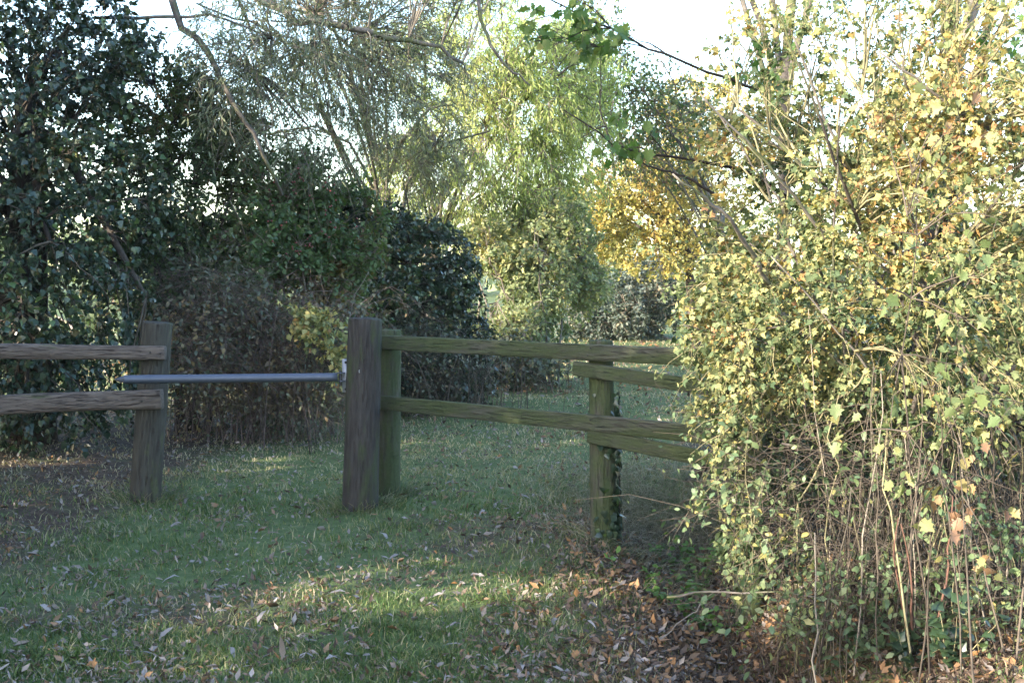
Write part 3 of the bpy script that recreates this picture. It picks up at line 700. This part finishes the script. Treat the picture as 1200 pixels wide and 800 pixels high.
# --- unseen trees and gapped hedge on the left, shaped for shade and sun patch
for i, (x, y, h) in enumerate(((-6.3, 3.25, 8.2), (-6.4, 4.6, 8.8), (-6.6, 6.8, 9.0), (-7.0, 9.0, 8.6))):
    plant('shade_tree', 'tall unseen tree shaped for shade outside the left edge, ' + ('nearest the camera', 'second from the camera', 'third from the camera', 'farthest from the camera')[i], 'tree', (x, y, 0),
          [(np.array([x, y, h * .60]), np.array([1.25, 1.3, h * .40])), (np.array([x, y, 2.0]), np.array([1.1, 1.45, 2.4]))], 'shading trees along the left side',
          limbs=9, limb_r=.06, limb_mat='bark_dark', branches=60, twigs=(1200, 1200, 380, 700)[i], tw_r=.004, lpt=16, tk=3, leaf='small', leaf_mat='hawthorn', size=(.13, .21), k=3.2, trunk=(3, .2, (0, 0)))
plant('shade_hedge', 'unseen hedge and canopy outside the left edge, shaped to shade and leave a sun gap', 'hedge', (-6.2, -2.0, 0),
      [(np.array([-6.3, 1.75, 5.0]), np.array([1.2, 1.05, 2.0])), (np.array([-6.3, 1.38, 3.62]), np.array([1.1, .62, .6]))] + [(np.array([-6.2, y, 1.7]), np.array([.9, .9, 2.15])) for y in (-5.5, -4.3, -3.1, -1.9, -1.0, -.25)] + [(np.array([-6.2, .45, 1.5]), np.array([.9, .6, 1.75])), (np.array([-6.2, 1.5, 1.15]), np.array([.9, .9, 1.5]))], limbs=14, limb_r=.03, base_j=1.2, limb_mat='bark_dark', branches=110, twigs=3400, tw_r=.004, lpt=13, tk=3, leaf='small', leaf_mat='hawthorn', size=(.11, .17), k=3.0, wexp=.5)

# ------------------------------------------------------------------ timber
def post_mesh(name, r, h, mat, r_top=None, S=32, K=30, seed=0., chamfer=.012, below=.25, flat=0.0):
    z = np.concatenate([np.linspace(-below, h - chamfer, K), [h - chamfer * .3, h, h + .001]])
    rr = np.concatenate([np.linspace(r * 1.03, (r_top or r), K), [(r_top or r) * .975, (r_top or r) * .9, .0]])
    a = np.arange(S) * 2 * math.pi / S
    A, Z = np.meshgrid(a, z, indexing='xy')
    R = np.repeat(rr[:, None], S, 1)
    nz = vnoise(np.stack([np.cos(A).ravel() * 2.2 + seed, np.sin(A).ravel() * 2.2 - seed, Z.ravel() * 1.1], 1)).reshape(A.shape)
    gr = vnoise(np.stack([np.cos(A).ravel() * 9 + seed, np.sin(A).ravel() * 9, Z.ravel() * .8 + seed], 1)).reshape(A.shape)
    R = R * (1 + (nz - .5) * .12 - np.clip(gr - .68, 0, 1) * .28)
    X = R * np.cos(A); Y = R * np.sin(A)
    if flat: Y = np.maximum(Y, -flat * r)
    ztop = Z + np.where(Z > h - chamfer - 1e-6, (vnoise(np.stack([X.ravel() * 40, Y.ravel() * 40, X.ravel() * 0 + seed], 1)).reshape(A.shape) - .5) * .008, 0)
    V = np.stack([X, Y, ztop], -1).reshape(-1, 3)
    idx = np.arange(len(z) * S).reshape(len(z), S); nx = np.roll(idx, -1, 1)
    F = np.stack([idx[:-1], nx[:-1], nx[1:], idx[1:]], -1).reshape(-1, 4)
    return make_mesh(name, V, [F], mat, None, True)
def rail_mesh(name, L, w, h, mat, seed=0., rough=.004, split=False, S=16, K=40):
    """sawn or split rail, local x along its length, y its thickness, z its height"""
    x = np.concatenate([[0, 0], np.linspace(0.004, L - .004, K), [L, L]])
    a = np.arange(S) * 2 * math.pi / S
    e = .25 if not split else .62
    cy = np.sign(np.cos(a)) * np.abs(np.cos(a)) ** e * w / 2; cz = np.sign(np.sin(a)) * np.abs(np.sin(a)) ** e * h / 2
    sc = np.concatenate([[0, .93], np.ones(K), [.93, 0]])[:, None]
    XX = np.repeat(x[:, None], S, 1)
    Yv = sc * cy[None]; Zv = sc * cz[None]
    q = np.stack([XX.ravel() * 1.3 + seed, np.tile(np.cos(a) * 1.4, len(x)), np.tile(np.sin(a) * 1.4, len(x)) + seed], 1)
    n1 = (vnoise(q).reshape(XX.shape) - .5) * 2
    q2 = q * np.array([2.2, 3.0, 3.0]); n2 = (vnoise(q2).reshape(XX.shape) - .5) * 2
    sca = 1 + (n1 * .7 + n2 * .3) * (rough / (h * .5))
    bow = (vnoise(np.stack([XX.ravel() * .8 + seed * 3, XX.ravel() * 0, XX.ravel() * 0 + 2], 1)).reshape(XX.shape) - .5) * rough * 3
    V = np.stack([XX, Yv * sca, Zv * sca + bow], -1).reshape(-1, 3)
    idx = np.arange(len(x) * S).reshape(len(x), S); nx = np.roll(idx, -1, 1)
    F = np.stack([idx[:-1], idx[1:], nx[1:], nx[:-1]], -1).reshape(-1, 4)
    return make_mesh(name, V, [F], mat, None, True)
def place_between(o, a, b, root):
    a, b = Vector([float(c) for c in a]), Vector([float(c) for c in b])
    d = (b - a).normalized(); z = Vector((0, 0, 1)); y = z.cross(d).normalized(); z = d.cross(y)
    o.matrix_local = Matrix(((d.x, y.x, z.x, a.x - root.location.x), (d.y, y.y, z.y, a.y - root.location.y), (d.z, y.z, z.z, a.z - root.location.z), (0, 0, 0, 1)))
def put_rail(a, b, w, h, mat, root, seed, split=False, rough=.004):
    L = float(np.linalg.norm(np.array(b) - np.array(a)))
    o = link('rail', rail_mesh('rail', L, w, h, mat, seed, rough, split), root)
    place_between(o, a, b, root)
    return o
def put_post(base, top, r, r_top, mat, root, seed, name='post', flat=0.):
    base = np.array(base, float); top = np.array(top, float)
    h = float(np.linalg.norm(top - base))
    o = link(name, post_mesh(name, r, h, mat, r_top, seed=seed, flat=flat), root)
    d = Vector([float(c) for c in top - base])
    o.rotation_euler = Vector((0, 0, 1)).rotation_difference(d.normalized()).to_euler()
    o.location = [float(c) for c in base - (np.array(root.location) if root else 0)]
    return o
def nail(p, root, r=.006):
    o = add('nail', tubes(np.array([[p, np.array(p) + np.array([0, -.006, 0])]]), r, r, 8), M['bolt'], root)

# split rail fence on the left
YL = 8.28
fl = empty('split_rail_fence', (-2.35, YL, float(ground(-2.35, YL))), 'brown split rail fence ending at a leaning post on the left', 'fence')
put_post(P(170, 588, YL), P(184.5, 377, YL), .098, .092, M['post_brown'], fl, 3.1)
put_post(np.array([-4.35, YL + .15, .05]), np.array([-4.33, YL + .15, 1.2]), .095, .09, M['post_brown'], fl, 8.1)
yf = YL - .098 - .028
put_rail(P(194, 412, yf), P(-215, 412, yf + .12), .06, .096, M['rail_brown'], fl, 1.7, True, .012)
put_rail(P(190, 466, yf), P(-215, 487, yf + .12), .075, .122, M['rail_brown'], fl, 5.3, True, .018)
for px, py in ((176, 413), (188, 414), (166, 470)): nail(P(px, py, yf - .03), fl)

# gate post with the barrier
YG = 8.1
gp = empty('gate_post', P(423, 594, YG), 'thick round weathered post standing alone at the centre holding the barrier pole', 'post')
put_post(P(422, 594, YG), P(428, 372.5, YG), .112, .104, M['post_gate'], gp, 6.4)
stp = P(421, 435, YG - .108)
add('staple', tubes(np.array([[stp + np.array([0, .01, .008]), stp + np.array([0, -.006, .006]), stp + np.array([0, -.006, -.006]), stp + np.array([0, .01, -.008])]]), .0022, .0022, 6), M['white'], gp)

YB = 8.1
zb = P(300, 441.5, YB)[2]
xl, xr = P(148, 441, YB - .16)[0], P(396, 441, YB)[0]
br = empty('barrier_pole', (xr, YB, zb), 'grey metal single pole barrier closing the gap between the fence and the gate post', 'barrier')
pa = np.array([xl, YB - .19, zb]); pb = np.array([xr, YB - .02, zb])
dirp = (pb - pa) / np.linalg.norm(pb - pa)
L = np.linspace(0, 1, 30)[:, None]
add('pole', tubes((pa + (pb - pa) * L)[None], .027, .027, 20), M['metal'], br, smooth=True)
tipl = np.array([pa + dirp * .002, pa - dirp * .012, pa - dirp * .035, pa - dirp * .055])
V, F, R = tubes(tipl[None], .0275, .006, 20)
add('end_cap', (V, F, R), M['metal'], br, smooth=True)
for f in (.11, .30): 
    c = pa + (pb - pa) * f
    add('collar', tubes(np.array([[c - dirp * .004, c - dirp * .003, c + dirp * .003, c + dirp * .004]]), .0295, .0295, 20), M['metal'], br)
def box(c, s, ax=None):
    V = np.array([(x, y, z) for x in (-1, 1) for y in (-1, 1) for z in (-1, 1)], float) * np.array(s) / 2 + np.array(c)
    F = np.array([(0, 1, 3, 2), (4, 6, 7, 5), (0, 4, 5, 1), (2, 3, 7, 6), (0, 2, 6, 4), (1, 5, 7, 3)])
    return V, [F], np.full(8, .5)
pc = P(405.5, 440, YB + .02)
add('mounting_plate', box((pc[0], pc[1], pc[2]), (.046, .012, .21)), M['plate'], br)
for dz in (-.085, .085):
    add('bolt', tubes(np.array([[np.array([pc[0], pc[1] - .004, pc[2] + dz]), np.array([pc[0], pc[1] - .016, pc[2] + dz])]]), .008, .008, 6), M['bolt'], br)
for dz in (-.026, .026):
    add('hinge_ear', box((pc[0] - .028, YB - .008, zb + dz), (.05, .03, .006)), M['metal'], br)
add('hinge_pin', tubes(np.array([[np.array([pc[0] - .032, YB - .008, zb - .04]), np.array([pc[0] - .032, YB - .008, zb + .04])]]), .008, .008, 8), M['bolt'], br)

# board rail fence on the right
YA, YC = 8.55, 7.22
fr = empty('board_rail_fence', P(455, 578, YA), 'mossy green two rail fence running right from the gate post into the hedge', 'fence')
A0 = P(454, 578, YA); C0 = P(707, 628, YC)
put_post(A0, P(456, 386, YA), .083, .078, M['post_green'], fr, 2.2)
pr = put_post(C0, P(704, 398.5, YC), .073, .066, M['post_green'], fr, 9.6)
d2 = unit(np.array([C0[0] - A0[0], C0[1] - A0[1], 0]))
nrm = np.array([d2[1], -d2[0], 0.])            # towards the camera
if nrm[1] > 0: nrm = -nrm
off = nrm * (.078 + .018)
def railpt(px, py, Y): return P(px, py, Y) + off * 1.0
def on_line(s, z, o=off):                        # s metres along the fence from the near-gate post
    p = np.array([A0[0], A0[1], 0]) + d2 * s + o; p[2] = z; return p
SC = float(np.linalg.norm((C0 - A0)[:2]))
zt, zl = P(456, 402, YA)[2], P(456, 469.5, YA)[2]
zt2, zl2 = P(704, 411, YC)[2], P(704, 490, YC)[2]
put_rail(on_line(-.07, zt + .01), on_line(SC + .95, zt2 + (zt2 - zt) * .5 - .012), .036, .092, M['rail_green'], fr, 1.1, False, .004)
put_rail(on_line(-.07, zl + .005), on_line(SC + .95, zl2 - .015), .036, .094, M['rail_green'], fr, 4.4, False, .004)
# the second pair of rails, a shade lower on the corner post and falling towards the ditch
o2 = off * .96
za = P(704, 433, YC)[2]; zbb = P(704, 509, YC)[2]
put_rail(on_line(SC - .14, za + .008, o2), on_line(SC + 1.0, za - .05, o2), .034, .078, M['rail_green'], fr, 7.7, False, .005)
put_rail(on_line(SC - .03, zbb + .004, o2), on_line(SC + 1.0, zbb - .055, o2), .034, .082, M['rail_green'], fr, 12.2, False, .005)
E0 = on_line(SC + .98, 0, off * 0); E0[2] = float(ground(E0[0], E0[1]))
put_post(E0, E0 + np.array([0, 0, 1.05 - E0[2]]), .075, .07, M['post_green'], fr, 14.4)
for s, z in ((.0, zt + .02), (.0, zt - .02), (SC, zt2 + .02), (SC - .02, zt2 - .02), (SC, zl2), (0, zl)): nail(on_line(s, z, off * 1.22), fr, .005)

# ivy climbing the corner post
iv = empty('climbing_ivy', C0, 'dark ivy climbing the right side of the corner fence post', 'ivy')
n = 260
h = 1.0 * rng.random(n) ** 2.6 * .8; th = rng.normal(size=n) * .75 - .15
pp = np.stack([C0[0] + np.cos(th) * (.086 + .012 * rng.random(n)), C0[1] + np.sin(th) * .086, C0[2] + .03 + h], 1)
out = np.stack([np.cos(th), np.sin(th), 0 * th], 1)
ivd = (pp, unit(np.array([0, 0, -1.]) + rng.normal(size=(n, 3)) * .4), unit(out + rng.normal(size=(n, 3)) * .4), .025 + .025 * rng.random(n), np.clip(rng.normal(size=n) * .2 + .5, 0, .99))
kp = leaf_objects(iv, 'ivy', *ivd, M['ivy'], 120, 4, 6)
add('foliage', leaves('ivy', *[a[kp] for a in ivd]), M['ivy'], iv, 'stuff')
st0 = np.array([[C0 + np.array([.09, -.02, .0]), C0 + np.array([.088, -.03, .3]), C0 + np.array([.086, .0, .6]), C0 + np.array([.085, -.01, .85])]])
add('vine', tubes(st0, .005, .002, 5), M['twig_brown'], iv)

# ------------------------------------------------------------------ ground cover
def scatter(n, ymin, ymax, power=2.0):
    """points on the ground, thinning out with distance"""
    u = rng.random(n)
    if power == 2.0: y = 1 / (1 / ymin - u * (1 / ymin - 1 / ymax))
    else: y = ymin + (ymax - ymin) * u
    x = (rng.random(n) * 2 - 1) * (.46 * y + .4)
    return x, y
# grass
x, y = scatter(380000, 4.2, 34.0)
pn = noise2(x, y, 1.6, 5.0); pf = noise2(x, y, 5.5, 2.0)
dens = np.clip(1.15 - bare(x, y) * 1.05, .06, 1) * np.clip(.15 + 1.9 * (pn - .28), .12, 1) * np.clip(.2 + 1.7 * (pf - .2), .06, 1)
ok = rng.random(len(x)) < dens
x, y, pn, pf = x[ok], y[ok], pn[ok], pf[ok]
n = len(x)
hh = (.014 + .036 * rng.random(n) ** 1.8) * (.65 + 1.0 * pf) * (1 + .02 * (y - 5)) * (1 - .3 * sstep(8, 10, y)); ww = (.0016 + .0016 * rng.random(n)) * np.maximum(1, y / 6.5)
th = rng.random(n) * 2 * math.pi; side = np.stack([np.cos(th), np.sin(th), 0 * th], 1)
ln = np.stack([rng.normal(size=n) * .55, rng.normal(size=n) * .55, 0 * th], 1)
b = np.stack([x, y, ground(x, y) - .004], 1)
up = np.array([0, 0, 1.])
m1 = b + up * hh[:, None] * .6 + ln * hh[:, None] * .35
tp = b + up * hh[:, None] * .95 + ln * hh[:, None] * 1.15
V = np.stack([b - side * ww[:, None], b + side * ww[:, None], m1 + side * ww[:, None] * .8, m1 - side * ww[:, None] * .8, tp], 1).reshape(-1, 3)
i0 = np.arange(n)[:, None] * 5
rn = np.clip(.38 + (pn - .5) * -.7 + rng.normal(size=n) * .17 + .4 * (rng.random(n) < .24) + .22 * bare(x, y) + .60 * sstep(7.6, 10.5, y), 0, 1)  # blades paled beyond the posts to stand in for brighter light there
add('grass', (V, [i0 + np.array([[0, 1, 2, 3]]), i0 + np.array([[3, 2, 4]])], np.repeat(rn, 5)), M['grass'], kind='stuff')
# longer tufts round the feet of the posts
n = 1000
feet = [(P(170, 588, YL), .12), (P(422, 594, YG), .135), (A0, .11), (C0, .10)]
c = np.array([f[0] for f in feet])[np.arange(n) % 4]; rr_ = np.array([f[1] for f in feet])[np.arange(n) % 4]
th = rng.random(n) * 2 * math.pi; rad = rr_ + .14 * rng.random(n) ** 1.3
b = np.stack([c[:, 0] + np.cos(th) * rad, c[:, 1] + np.sin(th) * rad, 0 * th], 1); b[:, 2] = ground(b[:, 0], b[:, 1]) - .01
h_ = .04 + .09 * rng.random(n) ** 2
pl = np.stack([b, b + np.stack([np.cos(th) * .25 * h_ + rng.normal(size=n) * .01, np.sin(th) * .25 * h_ + rng.normal(size=n) * .01, .6 * h_], 1), b + np.stack([np.cos(th) * .7 * h_ + rng.normal(size=n) * .02, np.sin(th) * .7 * h_ + rng.normal(size=n) * .02, .9 * h_], 1)], 1)
add('grass_tuft', tubes(pl, .0024, .0007, 3, np.clip(.6 + rng.normal(size=n) * .25, 0, 1)), M['grass'], kind='stuff')
# dry grass on the bank beyond the corner post
n = 5200
c = np.array([1.05, 8.2])
x = c[0] + rng.normal(size=n) * .42; y = c[1] + rng.normal(size=n) * .75
b = np.stack([x, y, ground(x, y)], 1)
dr = np.stack([rng.normal(size=n) * .06, -.03 + rng.normal(size=n) * .06, .03 + .08 * rng.random(n)], 1)
pl = np.stack([b, b + dr * .5 + np.array([0, 0, .02]), b + dr - np.array([0, 0, .01]), b + dr * 1.4 - np.array([0, 0, .05])], 1)
add('dry_grass', tubes(pl, .0016, .0006, 3), M['straw'], kind='stuff')

# leaf litter, the loose mass of it
x, y = scatter(95000, 4.2, 26.0)
pn = noise2(x, y, 2.4, 8.0)
dens = np.clip(.30 + .9 * bare(x, y) + 2.3 * (pn - .5) + .42 * sstep(8, 11, y), .08, 1) * np.where(y > 16, 1.6, 1)
ok = rng.random(len(x)) < dens
x, y = x[ok], y[ok]; n = len(x)
def litter_arrays(x, y, lift=.012, tilt=.32):
    n = len(x)
    pos = np.stack([x, y, ground(x, y) + lift * (0.3 + rng.random(n))], 1)
    d = np.stack([rng.normal(size=n), rng.normal(size=n), rng.normal(size=n) * tilt], 1)
    nr = np.stack([rng.normal(size=n) * tilt, rng.normal(size=n) * tilt, np.ones(n)], 1)
    return pos, unit(d), unit(nr)
pos, d, nr = litter_arrays(x, y, .024, .75)
pos[:, 2] += .035 * sstep(12, 17, y)
dark = bare(x, y)
rn = np.clip(np.where(rng.random(n) < .24 + .2 * (x < .2) + .25 * (x < -1.3), .62 + .34 * rng.random(n), .5 * rng.random(n)) - .12 * dark + .0 * y, 0, .99)
rn = np.where((y > 15.5) & (rng.random(n) < .7), .45 + .17 * rng.random(n), rn)
sz = (.012 + .040 * rng.random(n) ** 2) * np.maximum(1, y / 9)
half = rng.random(n) < .5
add('leaf_litter', join(leaves('chip', pos[half], d[half], nr[half], sz[half], rn[half]), leaves('willow', pos[~half], d[~half], nr[~half], sz[~half], rn[~half])), M['litter'], kind='stuff')

# deeper drift of brown leaves in the ditch
n = 9000
x = rng.normal(size=n) * .42 + 1.05; y = 4.4 + 3.6 * rng.random(n)
pos, d, nr = litter_arrays(x, y, .035, .6)
add('leaf_drift', leaves('chip', pos, d, nr, .022 + .04 * rng.random(n) ** 1.4, np.clip(np.where(rng.random(n) < .15, .75, .05 + .55 * rng.random(n)), 0, .99)), M['litter'], kind='stuff')
# single fallen leaves that can be picked out on the grass
FL = [('willow', (.06, .12), (.78, .97), 'pale grey narrow leaf', 'pale narrow fallen leaves', 70),
      ('curl', (.035, .07), (.66, .93), 'pale curled leaf', 'pale curled fallen leaves', 50),
      ('maple', (.035, .065), (.42, .60), 'orange brown lobed leaf', 'orange brown fallen leaves', 36),
      ('curl', (.04, .07), (.05, .34), 'dark brown curled leaf', 'dark brown fallen leaves', 24)]
def where(px, py):
    row = 'near the bottom' if py > 735 else 'in the foreground' if py > 665 else 'further back' if py > 600 else 'level with the posts'
    col = 'left of the split rail post' if px < 165 else 'under the barrier pole' if px < 290 else 'left of the gate post' if px < 400 else 'straight below the gate post' if px < 500 else 'between gate and corner posts' if px < 640 else 'below the corner post' if px < 740 else 'beside the ditch'
    return col + ' ' + row
for kind, sr, rr, lab, grp, cnt in FL:
    T, F = LT[kind]
    vs = [make_mesh('fallen_leaf', T * np.array([1, 1 if kind != 'willow' else 1.5, 1.0 + .5 * v]), [F], M['litter'], np.full(len(T), rr[0] + (rr[1] - rr[0]) * (v + .5) / 5)) for v in range(5)]
    xs, ys = [], []
    while len(xs) < cnt:
        X, Y = scatter(60, 4.75, 10.5)
        for a, b_ in zip(X, Y):
            q = project(np.array([a, b_, 0.])); w = bare(a, b_)
            if 5 < q[0] < 880 and 520 < q[1] < 795 and len(xs) < cnt and not (kind in ('willow',) and w > .6): xs.append(a); ys.append(b_)
    xs, ys = np.array(xs), np.array(ys)
    pos, d, nr = litter_arrays(xs, ys, .010, .22)
    pos[:, 2] += .016
    fx, fy, fz = leaf_frames(d, nr)
    for i in range(cnt):
        s = sr[0] + (sr[1] - sr[0]) * rng.random()
        o = link('fallen_leaf', vs[i % 5])
        o.matrix_world = Matrix(((fx[i, 0] * s, fy[i, 0] * s, fz[i, 0] * s, pos[i, 0]), (fx[i, 1] * s, fy[i, 1] * s, fz[i, 1] * s, pos[i, 1]), (fx[i, 2] * s, fy[i, 2] * s, fz[i, 2] * s, pos[i, 2]), (0, 0, 0, 1)))
        wx, wy, _ = project(pos[i])
        tag(o, ('big ' if s > .5 * (sr[0] + sr[1]) else 'small ') + lab + ' ' + where(float(wx), float(wy)), 'leaf', grp)

# fallen sticks
for a, b_, r, lab in (((790, 697), (965, 690), .006, 'grey dead branch lying across the ditch below the maple hedge'), ((770, 745), (842, 693), .0035, 'thin pale stick leaning up out of the ditch'),
                     ((350, 528), (405, 508), .007, 'bent dead stick on the grass beside the bramble thicket'), ((535, 582), (560, 585), .006, 'short dark stick lying on the grass right of the gate post')):
    pa, pb = G(*a), G(*b_)
    pa[2] += .03; pb[2] += .05
    if a[0] == 790: pa = P(780, 698, 5.55); pm = P(870, 688, 5.4); pb = P(1000, 705, 5.2)
    elif a[0] == 770: pa = G(765, 760); pm = P(805, 720, 5.5); pb = P(845, 690, 5.45)
    else: pm = (pa + pb) / 2 + np.array([0, 0, .02])
    t = np.linspace(0, 1, 12)[:, None]
    q = pa * (1 - t) ** 2 + 2 * pm * t * (1 - t) + pb * t ** 2 + rng.normal(size=(12, 3)) * .006
    tag(add('fallen_stick', tubes(q[None], r, r * .5, 7), M['bark_grey'], smooth=True), lab, 'stick')

# nettles and small weeds
def weed(px, py, h, n, lab, mat='nettle', kind='oval', size=(.03, .06), grp=None):
    p = G(px, py)
    root = empty('nettle_plant' if mat == 'nettle' else 'ground_ivy', p, lab, 'weed', grp)
    a = np.repeat(p[None], n, 0) + rng.normal(size=(n, 3)) * np.array([.06, .06, 0])
    a[:, 2] = ground(a[:, 0], a[:, 1]) - .01
    e = a + np.stack([rng.normal(size=n) * .07, rng.normal(size=n) * .07, h * (.5 + .6 * rng.random(n))], 1)
    pl = wobble_path(a, e, 5, .08)
    for i in range(n): add('stem', tubes(pl[i:i + 1], .0025, .001, 5), M['twig_olive'], root)
    pos, d, nr, sz, rn = leaves_on(pl, 11, size, kind, .1, .15)
    d[:, 2] *= .4; nr[:, 2] = np.abs(nr[:, 2]) + .5
    kp = leaf_objects(root, kind, pos, unit(d), unit(nr), sz, rn, M[mat], 60, 8, 10)
    if kp.any(): add('foliage', leaves(kind, pos[kp], unit(d[kp]), unit(nr[kp]), sz[kp], rn[kp]), M[mat], root, 'stuff')
weed(795, 725, .22, 9, 'bright green nettles in the ditch just left of the maple hedge foot')
weed(745, 690, .14, 6, 'low green weed on the leafy slope between the corner post and the nettles')
weed(815, 700, .24, 9, 'tall green nettle clump beside the pale dead branch')
weed(775, 662, .16, 6, 'small green nettle between the corner post and the ditch')
weed(825, 745, .18, 7, 'green nettle at the dark bottom of the ditch under the hedge')
weed(808, 668, .20, 6, 'leafy green weed under the left edge of the maple hedge')
weed(262, 508, .22, 6, 'glossy ivy clump on the ground below the bramble thicket', 'ivy', 'ivy', (.05, .09))
weed(110, 500, .3, 7, 'bright green weed under the lower split rail', 'nettle', 'oval', (.04, .07))
weed(1010, 770, .25, 8, 'green bramble leaves low in front of the bare stems', 'dogwood', 'oval', (.03, .06))
weed(1130, 770, .3, 8, 'dark ivy leaves at the bottom right corner under the hedge', 'ivy', 'ivy', (.04, .06))
weed(1060, 790, .22, 6, 'low ivy at the bottom edge beside the red stems', 'ivy', 'ivy', (.035, .06))
# added haze volume imitating lens veil, lifts the distant darks
V, F, _ = box((0, 400, 5.5), (900, 1000, 15.0))
hz = make_mesh('haze', V, F, None)
hm = bpy.data.materials.new('lens veil haze'); hm.use_nodes = True
hm.node_tree.nodes.remove(hm.node_tree.nodes["Principled BSDF"])
pv = hm.node_tree.nodes.new("ShaderNodeVolumePrincipled")
pv.inputs["Color"].default_value = (.93, .95, 1, 1); pv.inputs["Density"].default_value = 0.00025
hm.node_tree.links.new(pv.outputs[0], hm.node_tree.nodes["Material Output"].inputs["Volume"])
hz.materials.append(hm)
link('haze', hz, None, 'stuff')
print("objects", len(bpy.data.objects), "tris", sum(len(o.data.loops) - 2 * len(o.data.polygons) for o in bpy.data.objects if o.type == 'MESH'))
